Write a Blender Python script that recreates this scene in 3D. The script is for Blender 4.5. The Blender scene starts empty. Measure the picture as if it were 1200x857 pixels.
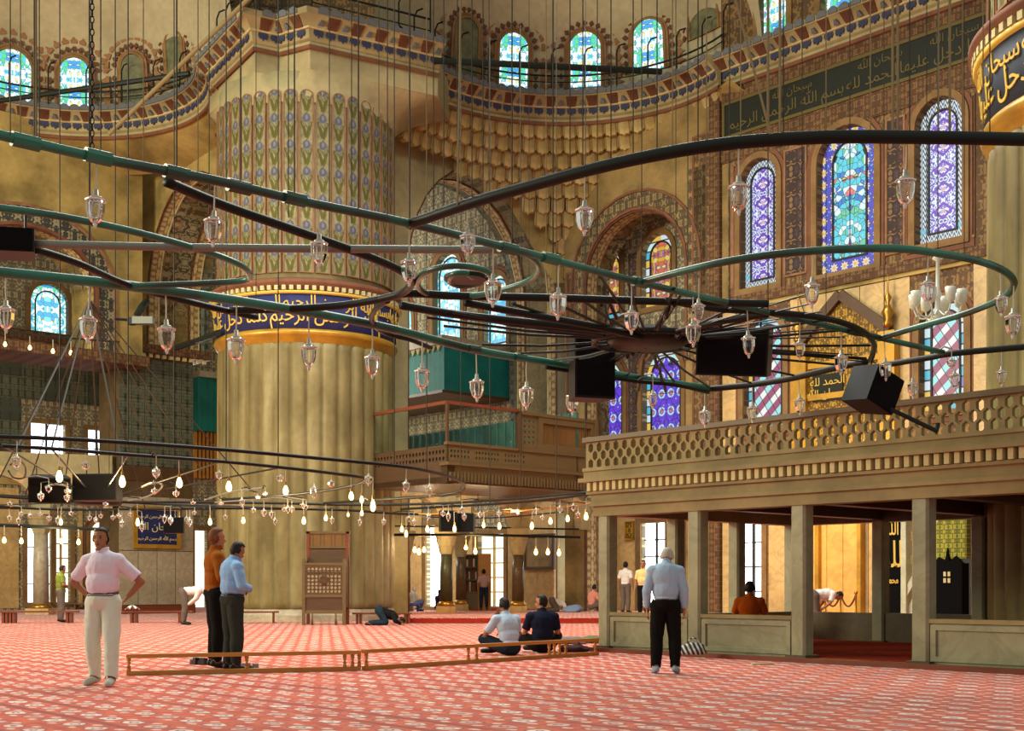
import bpy, bmesh, math, random
from math import sin, cos, pi, radians, sqrt, atan2, floor
from mathutils import Vector, Matrix, noise as mnoise
from mathutils.geometry import tessellate_polygon
V = Vector
R = random.Random(7)
SC = bpy.context.scene
COL = SC.collection
# ------------------------------------------------------------------ camera
FPX, CX, HY, EYE = 1500.0, 600.0, 686.0, 1.15      # focal length and horizon in pixels of a 1200x857 frame
cam_d = bpy.data.cameras.new('camera'); cam = bpy.data.objects.new('camera', cam_d); COL.objects.link(cam)
cam.location = (0, 0, EYE); cam.rotation_euler = (pi/2, 0, 0)
cam_d.sensor_fit = 'HORIZONTAL'; cam_d.sensor_width = 36.0; cam_d.lens = 36.0*FPX/1200.0
cam_d.shift_x = 0.0; cam_d.shift_y = (HY-428.5)/1200.0
cam_d.clip_start = 0.1; cam_d.clip_end = 300
SC.camera = cam
# ------------------------------------------------------------------ daylight, added fill lights, exposure
wd = bpy.data.worlds.new('daylight'); SC.world = wd; wd.use_nodes = True
wd.node_tree.nodes['Background'].inputs[0].default_value = (.97, 1.0, .86, 1)
wd.node_tree.nodes['Background'].inputs[1].default_value = 0.55
def area(name, loc, target, size, energy, col):
    l = bpy.data.lights.new(name, 'AREA'); l.shape = 'RECTANGLE'; l.size, l.size_y = size; l.energy = energy; l.color = col
    o = bpy.data.objects.new(name, l); COL.objects.link(o); o.location = loc
    o.rotation_euler = (V(target)-V(loc)).to_track_quat('-Z', 'Y').to_euler(); return o
area('dome_daylight', (-2, 27, 18.4), (-2, 27.3, 0), (15, 11), 5600, (1.0, .985, .92))
area('side_warm_fill', (-30, 18, 12), (-8, 44, 10), (10, 8), 9500, (1.0, .92, .62))  # warm fill light added to brighten the yellow niche
area('bay_fill', tuple(V((-6.9, 43, 11))+V((-.67, .742, 0))*17+V((.742, .67, 0))*4), tuple(V((-6.9, 43, 11))+V((-.67, .742, 0))*4+V((.742, .67, 0))*12), (6, 5), 1500, (1.0, .95, .85))  # fill light added inside the bay to lift its dark back wall
vs = SC.view_settings
vs.view_transform = 'Standard'; vs.look = 'None'; vs.gamma = 1.0; vs.use_curve_mapping = False; vs.exposure = 0.0
# ------------------------------------------------------------------ pixels to places
A_ = V((-0.670, 0.742, 0)).normalized()      # along the niche wall, away to the west
B_ = V((A_.y, -A_.x, 0))                      # along the side wall, away to the east
UP = V((0, 0, 1))
C0 = V((-6.9, 43.0, 0)); C1 = V((11.25, 21.9, 0)); RC = 2.95
def P(px, py, D): return V(((px-CX)/FPX*D, D, EYE+(HY-py)/FPX*D))
def G(px, py, z=0.0):
    D = FPX*(EYE-z)/(py-HY); return V(((px-CX)/FPX*D, D, z))
def HP(px, py, H):                            # point on a level plane H above the eye
    D = FPX*H/(HY-py); return V(((px-CX)/FPX*D, D, EYE+H))
def GD(px, D, z=0.0): return V(((px-CX)/FPX*D, D, z))
def zat(py, D): return EYE+(HY-py)/FPX*D
# ------------------------------------------------------------------ objects
MW = {}
def mw(o):
    return MW.get(o.name, Matrix.Identity(4)) if o is not None else Matrix.Identity(4)
def link(o, parent=None, M=None):
    COL.objects.link(o)
    if parent is not None: o.parent = parent
    if M is not None: o.matrix_local = M; MW[o.name] = mw(parent) @ M
    else: MW[o.name] = mw(parent).copy()
    return o
def tag(o, label=None, cat=None, group=None, kind=None):
    if label: o['label'] = label
    if cat: o['category'] = cat
    if group: o['group'] = group
    if kind: o['kind'] = kind
    return o
def thing(name, label, cat, loc=(0, 0, 0), rz=0.0, group=None, M=None):
    o = bpy.data.objects.new(name, None); o.empty_display_size = .1
    link(o, None, M if M is not None else Matrix.Translation(V(loc)) @ Matrix.Rotation(rz, 4, 'Z'))
    return tag(o, label, cat, group)
def dup(root, M, label=None, group=None):
    r = root.copy(); COL.objects.link(r); r.matrix_local = M; MW[r.name] = M.copy()
    if label: r['label'] = label
    if group: r['group'] = group
    for ch in [c for c in KIDS.get(root.name, [])]:
        c = ch.copy(); COL.objects.link(c); c.parent = r; KIDS.setdefault(r.name, []).append(c)
        for g in KIDS.get(ch.name, []):
            d = g.copy(); COL.objects.link(d); d.parent = c
    return r
KIDS = {}
def frame(o, dx):                              # local x along dx, local y up, local z out of the wall
    dx = V(dx).normalized(); n = dx.cross(UP)
    return Matrix(((dx.x, 0, n.x, o[0]), (dx.y, 0, n.y, o[1]), (0, 1, 0, o[2]), (0, 0, 0, 1)))
def T(x, y=0, z=0): return Matrix.Translation(V((x, y, z)))
def RZ(a): return Matrix.Rotation(a, 4, 'Z')
class MB:
    def __init__(s): s.v = []; s.f = []; s.m = []
    def add(s, vs, fs, M=None, mi=0):
        n = len(s.v)
        s.v += [(M @ V(p)) if M is not None else V(p) for p in vs]
        s.f += [tuple(i+n for i in f) for f in fs]; s.m += [mi]*len(fs); return s
    def box(s, c, d, M=None, mi=0, taper=1.0):
        x, y, z = d[0]/2, d[1]/2, d[2]/2; t = taper
        vs = [(-x, -y, -z), (x, -y, -z), (x, y, -z), (-x, y, -z), (-x*t, -y*t, z), (x*t, -y*t, z), (x*t, y*t, z), (-x*t, y*t, z)]
        vs = [(p[0]+c[0], p[1]+c[1], p[2]+c[2]) for p in vs]
        return s.add(vs, [(0, 3, 2, 1), (4, 5, 6, 7), (0, 1, 5, 4), (1, 2, 6, 5), (2, 3, 7, 6), (3, 0, 4, 7)], M, mi)
    def bar(s, p, q, w, h, up=UP, mi=0):         # square bar from p to q
        p, q = V(p), V(q); d = (q-p); L = d.length; d.normalize()
        x = d.cross(up)
        if x.length < 1e-4: x = V((1, 0, 0))
        x.normalize(); y = x.cross(d)
        M = Matrix(((x.x, d.x, y.x, p.x), (x.y, d.y, y.y, p.y), (x.z, d.z, y.z, p.z), (0, 0, 0, 1)))
        return s.box((0, L/2, 0), (w, L, h), M, mi)
    def tube(s, pts, r, n=8, closed=False, mi=0, caps=True):
        pts = [V(p) for p in pts]; N = len(pts); rs = r if isinstance(r, (list, tuple)) else [r]*N
        vs = []; nrm = None
        for i, p in enumerate(pts):
            if closed: d = pts[(i+1) % N]-pts[i-1]
            else: d = pts[min(i+1, N-1)]-pts[max(i-1, 0)]
            d = d.normalized() if d.length > 1e-9 else V((0, 0, 1))
            if nrm is None:
                nrm = d.cross(V((0, 0, 1)))
                if nrm.length < .05: nrm = d.cross(V((0, 1, 0)))
            nrm = (nrm - d*nrm.dot(d)); nrm.normalize(); bn = d.cross(nrm)
            for k in range(n):
                t = 2*pi*k/n; vs.append(p+(nrm*cos(t)+bn*sin(t))*rs[i])
        fs = []
        for i in range(N if closed else N-1):
            j = (i+1) % N
            for k in range(n): l = (k+1) % n; fs.append((i*n+k, i*n+l, j*n+l, j*n+k))
        if not closed and caps: fs.append(tuple(range(n-1, -1, -1))); fs.append(tuple((N-1)*n+k for k in range(n)))
        return s.add(vs, fs, None, mi)
    def lathe(s, prof, n=16, M=None, mi=0, a0=0.0, a1=2*pi, caps=True):
        full = abs(a1-a0-2*pi) < 1e-6; m = n if full else n+1; vs = []
        for (r, z) in prof:
            for k in range(m): t = a0+(a1-a0)*k/n; vs.append((r*cos(t), r*sin(t), z))
        fs = []
        for i in range(len(prof)-1):
            for k in range(n): l = (k+1) % m; fs.append((i*m+k, i*m+l, (i+1)*m+l, (i+1)*m+k))
        if full and caps:
            if prof[0][0] > 1e-4: fs.append(tuple(range(m-1, -1, -1)))
            if prof[-1][0] > 1e-4: fs.append(tuple((len(prof)-1)*m+k for k in range(m)))
        return s.add(vs, fs, M, mi)
    def prism(s, poly, z0, z1, M=None, holes=(), mi=0):
        # outline in local xy, from z0 to z1; holes allowed
        loops = [list(poly)]+[list(h) for h in holes]
        flat = [p for l in loops for p in l]; N = len(flat)
        tris = tessellate_polygon([[V((p[0], p[1], 0)) for p in l] for l in loops])
        vs = [(p[0], p[1], z1) for p in flat]+[(p[0], p[1], z0) for p in flat]; fs = []
        for t in tris:
            A, B, C = (flat[i] for i in t)
            if (B[0]-A[0])*(C[1]-A[1])-(B[1]-A[1])*(C[0]-A[0]) < 0: t = (t[0], t[2], t[1])
            fs.append(tuple(t)); fs.append((t[0]+N, t[2]+N, t[1]+N))
        o = 0
        for li, l in enumerate(loops):
            n = len(l); ar = sum(l[i][0]*l[(i+1) % n][1]-l[(i+1) % n][0]*l[i][1] for i in range(n))
            fl = (ar > 0) == (li == 0)
            for i in range(n):
                j = (i+1) % n; q = (o+i, o+i+N, o+j+N, o+j) if fl else (o+j, o+j+N, o+i+N, o+i)
                fs.append(q)
            o += n
        return s.add(vs, fs, M, mi)
    def sweep(s, path, prof, closed=False, mi=0):
        # profile of (out, z) swept along a plan path; "out" is to the right of the walking direction
        N = len(path); vs = []
        pts = [V((p[0], p[1], 0)) for p in path]
        for i, p in enumerate(pts):
            d1 = (p-pts[i-1]).normalized() if (i > 0 or closed) else (pts[1]-p).normalized()
            d2 = (pts[(i+1) % N]-p).normalized() if (i < N-1 or closed) else d1
            n1 = V((d1.y, -d1.x, 0)); n2 = V((d2.y, -d2.x, 0)); m = n1+n2
            m = m.normalized() if m.length > 1e-6 else n1
            m = m/max(.35, m.dot(n1))
            for (o, z) in prof: vs.append((p.x+m.x*o, p.y+m.y*o, z))
        k = len(prof); fs = []
        for i in range(N if closed else N-1):
            j = (i+1) % N
            for q in range(k-1): fs.append((i*k+q, i*k+q+1, j*k+q+1, j*k+q))
        if not closed: fs.append(tuple(range(k))[::-1]); fs.append(tuple((N-1)*k+q for q in range(k)))
        return s.add(vs, fs, None, mi)
    def grid(s, fn, nu, nv, mi=0, thick=0):
        vs = [fn(i/nu, j/nv) for i in range(nu+1) for j in range(nv+1)]
        return s.add(vs, [(i*(nv+1)+j, (i+1)*(nv+1)+j, (i+1)*(nv+1)+j+1, i*(nv+1)+j+1) for i in range(nu) for j in range(nv)], None, mi)
    def mesh(s, name, mats, smooth=False, inv=None):
        me = bpy.data.meshes.new(name)
        vs = [tuple(inv @ p) for p in s.v] if inv is not None else [tuple(p) for p in s.v]
        me.from_pydata(vs, [], s.f)
        for m in (mats if isinstance(mats, (list, tuple)) else [mats]): me.materials.append(m)
        if any(s.m): me.polygons.foreach_set('material_index', s.m)
        if smooth:
            me.polygons.foreach_set('use_smooth', [True]*len(me.polygons))
        me.update(); return me
    def build(s, name, mats, parent=None, smooth=False, world=False, M=None):
        inv = None
        if world: inv = (mw(parent) @ (M if M is not None else Matrix.Identity(4))).inverted()
        o = bpy.data.objects.new(name, s.mesh(name, mats, smooth, inv))
        if smooth == 'a':
            try: o.data.set_sharp_from_angle(angle=radians(40))
            except Exception: pass
        link(o, parent, M)
        if parent is not None: KIDS.setdefault(parent.name, []).append(o)
        return o
def inst(me, name, parent, M):
    o = bpy.data.objects.new(name, me); link(o, parent, M)
    if parent is not None: KIDS.setdefault(parent.name, []).append(o)
    return o
def struct(o, label=None, cat=None):
    o['kind'] = 'structure'
    if label: o['label'] = label
    return o
def arch(w, h, rise=None, n=8, x=0.0, y=0.0, pointed=False):
    # arched outline, counter-clockwise from the lower left, bottom centre at x, y
    rise = w/2 if rise is None else rise; hw = w/2; pts = [(x-hw, y), (x+hw, y)]
    for i in range(n+1):
        t = i/n
        if pointed:
            if t <= .5: a = t*2; px = hw*(1-a**1.7); py = rise*(1-(1-a)**1.75)
            else: a = (1-t)*2; px = -hw*(1-a**1.7); py = rise*(1-(1-a)**1.75)
        else: px = hw*cos(pi*t); py = rise*sin(pi*t)
        pts.append((x+px, y+h-rise+py))
    return pts
def rect(x0, y0, x1, y1): return [(x0, y0), (x1, y0), (x1, y1), (x0, y1)]
def smooth_path(pts, sub=6, closed=False):
    pts = [V(p) for p in pts]; N = len(pts); out = []
    for i in range(N if closed else N-1):
        p0 = pts[(i-1) % N] if (closed or i > 0) else pts[i]; p1 = pts[i]; p2 = pts[(i+1) % N]
        p3 = pts[(i+2) % N] if (closed or i+2 < N) else p2
        for k in range(sub):
            t = k/sub; t2 = t*t; t3 = t2*t
            out.append(.5*((2*p1)+(p2-p0)*t+(2*p0-5*p1+4*p2-p3)*t2+(3*p1-p0-3*p2+p3)*t3))
    if not closed: out.append(pts[-1])
    return out
# ------------------------------------------------------------------ Arabic lettering (presentation forms, set from right to left)
_AR = {'ا': 'FE8D FE8E', 'ب': 'FE8F FE90 FE91 FE92', 'ح': 'FEA1 FEA2 FEA3 FEA4', 'د': 'FEA9 FEAA', 'ر': 'FEAD FEAE', 'س': 'FEB1 FEB2 FEB3 FEB4',
       'ل': 'FEDD FEDE FEDF FEE0', 'م': 'FEE1 FEE2 FEE3 FEE4', 'ن': 'FEE5 FEE6 FEE7 FEE8', 'ه': 'FEE9 FEEA FEEB FEEC', 'ي': 'FEF1 FEF2 FEF3 FEF4', 'ع': 'FEC9 FECA FECB FECC',
       'ك': 'FED9 FEDA FEDB FEDC', 'و': 'FEED FEEE', 'ق': 'FED5 FED6 FED7 FED8', 'ت': 'FE95 FE96 FE97 FE98', 'ذ': 'FEAB FEAC', 'ص': 'FEB9 FEBA FEBB FEBC', 'ط': 'FEC1 FEC2 FEC3 FEC4'}
def arab(s):
    out = []
    for w in s.split(' '):
        if w == 'الله': out.append('\ufdf2'); continue
        f = [[int(h, 16) for h in _AR[c].split()] for c in w]; g = ''
        for i, c in enumerate(f):
            prev = i > 0 and len(f[i-1]) == 4; nxt = len(c) == 4 and i < len(f)-1
            k = (3 if nxt else 1) if prev else (2 if nxt else 0)
            g += chr(c[min(k, len(c)-1)])
        out.append(g[::-1])
    return ' '.join(out[::-1])
def text_mesh(body, size=1.0, depth=.01, res=2, mat=None, bold=0.0):
    c = bpy.data.curves.new('lettering', 'FONT'); c.body = body; c.size = size; c.extrude = depth; c.resolution_u = res; c.offset = bold
    c.align_x = 'CENTER'
    o = bpy.data.objects.new('lettering', c); COL.objects.link(o); bpy.context.view_layer.update()
    me = bpy.data.meshes.new_from_object(o.evaluated_get(bpy.context.evaluated_depsgraph_get()))
    bpy.data.objects.remove(o); bpy.data.curves.remove(c); me.materials.clear()
    if mat: me.materials.append(mat)
    return me
# ------------------------------------------------------------------ procedural materials written as expressions
class S:
    def __init__(s, m, k): s.m = m; s.k = k
    def _o(s, op, *a): return s.m.math(op, s, *a)
    def __add__(s, o): return s._o('ADD', o)
    __radd__ = __add__
    def __sub__(s, o): return s._o('SUBTRACT', o)
    def __rsub__(s, o): return s.m.math('SUBTRACT', o, s)
    def __mul__(s, o): return s._o('MULTIPLY', o)
    __rmul__ = __mul__
    def __truediv__(s, o): return s._o('DIVIDE', o)
    def __neg__(s): return s*-1.0
    def abs(s): return s._o('ABSOLUTE')
    def sin(s): return s._o('SINE')
    def cos(s): return s._o('COSINE')
    def floor(s): return s._o('FLOOR')
    def frac(s): return s._o('FRACT')
    def sqrt(s): return s._o('SQRT')
    def fold(s, p): return s._o('PINGPONG', p)
    def lt(s, o): return s._o('LESS_THAN', o)
    def gt(s, o): return s._o('GREATER_THAN', o)
    def min(s, o): return s._o('MINIMUM', o)
    def max(s, o): return s._o('MAXIMUM', o)
    def mod(s, o): return s._o('FLOORED_MODULO', o)
class Mt:
    def __init__(s, name, rough=.75, spec=.25, metal=0.0):
        s.mat = bpy.data.materials.new(name); s.mat.use_nodes = True; s.nt = s.mat.node_tree
        s.b = s.nt.nodes['Principled BSDF']; s.b.inputs['Roughness'].default_value = rough
        s.b.inputs['Specular IOR Level'].default_value = spec; s.b.inputs['Metallic'].default_value = metal; s._tc = None
    def put(s, sock, v):
        if isinstance(v, S): s.nt.links.new(v.k, sock)
        elif isinstance(v, (tuple, list)):
            sock.default_value = (tuple(v)+(1.0,))[:len(sock.default_value)]
        else: sock.default_value = v
    def node(s, t, **kw):
        n = s.nt.nodes.new(t)
        for k, v in kw.items(): setattr(n, k, v)
        return n
    def math(s, op, *a):
        n = s.node('ShaderNodeMath', operation=op)
        for i, v in enumerate(a): s.put(n.inputs[i], v)
        return S(s, n.outputs[0])
    def xyz(s):
        if s._tc is None:
            t = s.node('ShaderNodeTexCoord'); x = s.node('ShaderNodeSeparateXYZ'); s.nt.links.new(t.outputs['Object'], x.inputs[0])
            s._tc = tuple(S(s, x.outputs[i]) for i in range(3))
        return s._tc
    def atan2(s, y, x): return s.math('ARCTAN2', y, x)
    def vec(s, x, y, z=0.0):
        n = s.node('ShaderNodeCombineXYZ'); s.put(n.inputs[0], x); s.put(n.inputs[1], y); s.put(n.inputs[2], z); return S(s, n.outputs[0])
    def noise(s, v, scale=1.0, detail=2.0, dist=0.0, rough=.5):
        n = s.node('ShaderNodeTexNoise'); s.put(n.inputs['Vector'], v); n.inputs['Scale'].default_value = scale
        n.inputs['Detail'].default_value = detail; n.inputs['Distortion'].default_value = dist; n.inputs['Roughness'].default_value = rough
        return S(s, n.outputs[0])
    def vor(s, v, scale=1.0, feature='F1', out=0, rnd=1.0):
        n = s.node('ShaderNodeTexVoronoi', feature=feature); s.put(n.inputs['Vector'], v); n.inputs['Scale'].default_value = scale
        n.inputs['Randomness'].default_value = rnd
        return S(s, n.outputs[out])
    def wn(s, v):
        n = s.node('ShaderNodeTexWhiteNoise', noise_dimensions='3D'); s.put(n.inputs['Vector'], v); return S(s, n.outputs[0])
    def ss(s, v, a, b):
        n = s.node('ShaderNodeMapRange', interpolation_type='SMOOTHSTEP'); s.put(n.inputs[0], v)
        s.put(n.inputs[1], a); s.put(n.inputs[2], b); return S(s, n.outputs[0])
    def mix(s, f, a, b):
        n = s.node('ShaderNodeMix', data_type='RGBA'); s.put(n.inputs[0], f); s.put(n.inputs[6], a); s.put(n.inputs[7], b); return S(s, n.outputs[2])
    def ramp(s, f, stops, const=True):
        n = s.node('ShaderNodeValToRGB'); r = n.color_ramp; r.interpolation = 'CONSTANT' if const else 'LINEAR'
        while len(r.elements) < len(stops): r.elements.new(.5)
        for e, (p, c) in zip(r.elements, stops): e.position = p; e.color = tuple(c)+(1.0,)
        s.put(n.inputs[0], f); return S(s, n.outputs[0])
    def scale(s, c, f):
        n = s.node('ShaderNodeVectorMath', operation='SCALE'); s.put(n.inputs[0], c); s.put(n.inputs['Scale'], f); return S(s, n.outputs[0])
    def grime(s, c, v=None, amt=.35, sc=.8, dark=.55):
        x, y, z = s.xyz(); w = s.vec(x, y, z) if v is None else v
        n = s.ss(s.noise(w, sc, 4.0), .35, .72); m = s.noise(w, sc*9, 3.0)
        c2 = s.scale(c, (n*(-amt)+1.0)*(m*.4+.8))
        return c2
    def color(s, c): s.put(s.b.inputs['Base Color'], c); return s
    def bump(s, h, st=.3, d=.02):
        n = s.node('ShaderNodeBump'); n.inputs['Strength'].default_value = st; n.inputs['Distance'].default_value = d
        s.put(n.inputs['Height'], h); s.nt.links.new(n.outputs[0], s.b.inputs['Normal']); return s
    def emit(s, c, st=1.0):
        s.put(s.b.inputs['Emission Color'], c); s.put(s.b.inputs['Emission Strength'], st); return s
def srgb(r, g, b):
    f = lambda c: ((c/255)/12.92 if c/255 <= .04045 else ((c/255+.055)/1.055)**2.4)
    return (f(r), f(g), f(b))
# ------------------------------------------------------------------ materials
def plain(name, c, rough=.7, spec=.25, metal=0.0, amt=.25, sc=1.5):
    m = Mt(name, rough, spec, metal); return m.color(m.grime(tuple(c)+(1.0,), None, amt, sc)).mat
def flat(name, c, rough=.6, spec=.3, metal=0.0):
    m = Mt(name, rough, spec, metal); m.color(c); return m.mat
def glow(name, c, st):
    m = Mt(name, .6); m.color((.0, .0, .0)); m.emit(c, st); return m.mat
def coords(m, axis):
    x, y, z = m.xyz()
    if axis == 'xy': return x, y
    if axis == 'xz': return x, z
    if axis == 'yz': return y, z
    return m.atan2(y, x)*2.9, z                   # around a column
def orn(name, cols, px=.6, py=.6, sc=3.0, axis='xy', k=5.0, flower=.3, amt=.3, rough=.75, rings=0.0):
    # mirrored scrollwork: ground, scroll, leaf and blossom colours
    m = Mt(name, rough, .25); u, v = coords(m, axis); uf, vf = u.fold(px), v.fold(py)
    w = m.vec(uf, vf); n = m.noise(w, sc, 1.0, .9)
    t = ((n*k).frac()-.5).abs()
    c = m.mix(m.ss(t, .30, .22), cols[0]+(1.0,), cols[1]+(1.0,))
    d = m.vor(m.vec(uf, vf, 3.0), sc*.9)
    c = m.mix(m.ss(d, flower, flower*.8), c, cols[2]+(1.0,))
    c = m.mix(m.ss(d, flower*.45, flower*.35), c, cols[3]+(1.0,))
    if rings:
        r = ((uf-px)*(uf-px)+(vf-py)*(vf-py)).sqrt(); a = m.atan2(vf-py, uf-px)
        rr = r/(rings*((a*8.0).cos()*.12+1.0))
        c = m.mix(m.ss(rr, 1.0, .92), c, cols[0]+(1.0,)); c = m.mix(m.ss((rr-.75).abs(), .16, .1), c, cols[3]+(1.0,))
        c = m.mix(m.ss((rr-.35).abs(), .14, .08), c, cols[1]+(1.0,))
    return m.color(m.grime(c, None, amt, .7)).mat
K = {}
K['plaster'] = plain('cream_plaster', srgb(176, 165, 135), .85, .1, 0, .22, .5)
K['stone'] = plain('ochre_stone', srgb(180, 158, 98), .85, .1, 0, .6, .6)
K['stone_mid'] = plain('brown_ochre_stone', srgb(150, 126, 80), .85, .1, 0, .5, .7)
K['stone_pale'] = plain('pale_stone', srgb(170, 158, 118), .85, .1, 0, .35, .5)
def marble(name, c, vein, amt=.3, axis='xy', rough=.35):
    m = Mt(name, rough, .4); x, y, z = m.xyz(); w = m.vec(x, y, z)
    n = m.noise(w, 1.3, 6.0, 1.6); l = m.ss((n-.5).abs(), .06, .0)
    c2 = m.mix(l*.28, c+(1.0,), vein+(1.0,)); return m.color(m.grime(c2, None, amt, .6)).mat
K['marble'] = marble('grey_marble', srgb(172, 160, 134), srgb(110, 100, 84))
K['marble_warm'] = marble('warm_marble', srgb(206, 174, 116), srgb(140, 110, 74))
K['marble_deep'] = marble('deep_green_marble', srgb(70, 72, 52), srgb(40, 42, 32), .4)
K['matte_black'] = flat('matte_black', (.006, .006, .006), .95, .03)
K['marble_dark'] = marble('dark_marble', srgb(96, 78, 52), srgb(50, 40, 30), .4)
K['marble_green'] = marble('green_grey_marble', srgb(154, 150, 118), srgb(112, 108, 82), .35)
# column flutes: blotched warm stone
m = Mt('column_stone', .55, .3); x, y, z = m.xyz()
c = m.ramp(m.noise(m.vec(x*1.2, y*1.2, z*.35), .9, 5.0, .4), [(.3, srgb(100, 86, 46)), (.5, srgb(128, 114, 70)), (.72, srgb(158, 146, 104))], False)
K['col'] = m.color(m.grime(c, None, .25, .5)).mat
def wood(name, c1, c2, rough=.45):
    m = Mt(name, rough, .4); x, y, z = m.xyz(); n = m.noise(m.vec(x*1.5, y*1.5, z*14), 1.2, 4.0, .6)
    return m.color(m.mix(n, c1+(1.0,), c2+(1.0,))).mat
K['wood'] = wood('honey_wood', srgb(168, 108, 42), srgb(196, 140, 64))
K['wood_red'] = wood('red_brown_wood', srgb(92, 38, 22), srgb(124, 62, 36))
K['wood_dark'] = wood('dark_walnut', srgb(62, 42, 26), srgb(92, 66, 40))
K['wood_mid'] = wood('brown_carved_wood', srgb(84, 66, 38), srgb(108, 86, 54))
K['stone_brown'] = plain('brown_carved_marble', srgb(150, 132, 88), .6, .3, 0, .35, .9)
K['iron'] = flat('black_iron', (.010, .014, .012), .45, .2)
m = Mt('green_painted_tube', .32, .6); x, y, z = m.xyz()
K['tube'] = m.color(m.mix(m.ss(m.noise(m.vec(x, y, z), 1.1, 3.0), .42, .62), srgb(28, 112, 94)+(1.0,), srgb(20, 62, 52)+(1.0,))).mat
K['tube_grey'] = flat('grey_tube', srgb(120, 126, 116), .35, .5)
K['cable'] = flat('dark_cable', srgb(46, 40, 30), .6)
K['cable_pale'] = flat('pale_rope', srgb(136, 122, 88), .8)
K['cord'] = flat('white_cord', srgb(205, 200, 180), .6)
K['black'] = flat('black_plastic', (.008, .008, .009), .5, .35)
K['grille'] = flat('speaker_cloth', (.005, .005, .006), .9, .1)
K['gold'] = plain('gilded', srgb(186, 140, 44), .38, .5, .35, .3, 2.0)
K['gold_ink'] = flat('gold_paint', srgb(206, 170, 70), .5, .4)
K['gold_dim'] = flat('dull_gold_paint', srgb(92, 80, 36), .6, .3)
K['brass'] = flat('brass', srgb(176, 128, 50), .3, .5, .8)
K['blue'] = plain('blue_paint', srgb(62, 68, 98), .6, .3, 0, .3, 2.0)
K['blue_pale'] = plain('pale_blue_paint', srgb(104, 108, 114), .7, .2, 0, .35, 2.0)
K['navy'] = plain('navy_ground', srgb(38, 44, 92), .6, .3, 0, .35, 1.0)
K['navy_dark'] = plain('dark_blue_ground', srgb(44, 52, 66), .6, .3, 0, .35, 1.0)
K['black_ground'] = plain('black_green_ground', srgb(24, 28, 16), .6, .3, 0, .3, 1.0)
K['red_line'] = plain('dull_red_paint', srgb(122, 80, 58), .7, .2, 0, .3, 1.5)
K['terra'] = plain('terracotta_paint', srgb(146, 108, 78), .8, .15, 0, .35, 3.0)
K['terra_dark'] = plain('dark_red_paint', srgb(104, 68, 50), .8, .15, 0, .35, 3.0)
K['cream_line'] = plain('cream_paint', srgb(208, 196, 146), .8, .15, 0, .25, 2.0)
cr, oc, bl, gy = srgb(164, 146, 104), srgb(128, 96, 60), srgb(84, 88, 104), srgb(104, 100, 84)
K['orn_arch'] = orn('arch_scrollwork', (srgb(150, 142, 112), srgb(62, 62, 58), srgb(96, 92, 76), srgb(142, 92, 64)), .55, .62, 2.4, 'xz', 4, .2, .35, .75, .42)
K['orn_arch_xy'] = orn('arch_scrollwork_flat', (srgb(150, 142, 112), srgb(62, 62, 58), srgb(96, 92, 76), srgb(142, 92, 64)), .36, .4, 3.8, 'xy', 3, .2, .3)
K['orn_band'] = orn('arch_border_scroll', (srgb(146, 124, 82), srgb(84, 72, 52), srgb(112, 100, 70), srgb(130, 86, 56)), .3, .3, 4.5, 'xy', 3, .25, .3)
K['orn_wall'] = orn('niche_wall_scrollwork', (srgb(142, 112, 70), srgb(100, 76, 50), srgb(86, 70, 58), srgb(126, 86, 56)), .42, .5, 3.6, 'xy', 3.0, .24, .35)
K['orn_dark'] = orn('dark_panel_scrollwork', (srgb(134, 104, 70), srgb(64, 52, 48), srgb(70, 62, 70), srgb(116, 70, 50)), .36, .5, 3.2, 'xy', 3.5, .32, .3)
K['orn_grey'] = orn('grey_wall_scrollwork', (srgb(186, 174, 138), srgb(116, 110, 92), srgb(138, 134, 112), srgb(160, 122, 90)), .33, .4, 4.2, 'xy', 3.0, .2, .3)
K['orn_red'] = orn('reddish_border_scroll', (srgb(126, 94, 58), srgb(88, 62, 42), srgb(104, 74, 50), srgb(142, 112, 72)), .3, .2, 5.5, 'xy', 3.0, .15, .3)
K['orn_up'] = orn('upper_vault_scrollwork', (srgb(156, 138, 100), srgb(110, 70, 54), srgb(96, 100, 110), srgb(140, 80, 62)), .8, .9, 1.6, 'xz', 3.0, .3, .3)
K['tile'] = orn('grey_green_tilework', (srgb(96, 100, 82), srgb(46, 54, 50), srgb(62, 78, 72), srgb(124, 122, 100)), .19, .28, 6.0, 'xy', 2.6, .25, .25, .4)
K['tile_dark'] = orn('dark_green_tilework', (srgb(72, 78, 66), srgb(40, 48, 48), srgb(46, 64, 64), srgb(96, 98, 80)), .22, .33, 5.0, 'xy', 2.4, .25, .25, .4)
K['wood_carve'] = orn('carved_brown_panel', (srgb(112, 80, 42), srgb(58, 40, 22), srgb(84, 60, 34), srgb(120, 90, 52)), .16, .16, 6.0, 'xy', 2.5, .3, .3, .5)
K['gold_orn'] = orn('gilded_scrollwork', (srgb(176, 136, 44), srgb(104, 76, 22), srgb(196, 160, 70), srgb(140, 104, 36)), .3, .3, 5.0, 'xy', 3.0, .25, .2, .4)
m = Mt('teal_painted_wood', .6, .3); x, y, z = m.xyz()
c = m.mix(m.ss(((x*3.0).frac()-.5).abs(), .46, .49), srgb(24, 116, 108)+(1.0,), srgb(12, 70, 68)+(1.0,))
K['teal'] = m.color(m.grime(c, None, .3, 1.0)).mat
K['teal_dim'] = plain('dim_teal_screen', srgb(58, 96, 84), .6, .3, 0, .4, 1.5)
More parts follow.
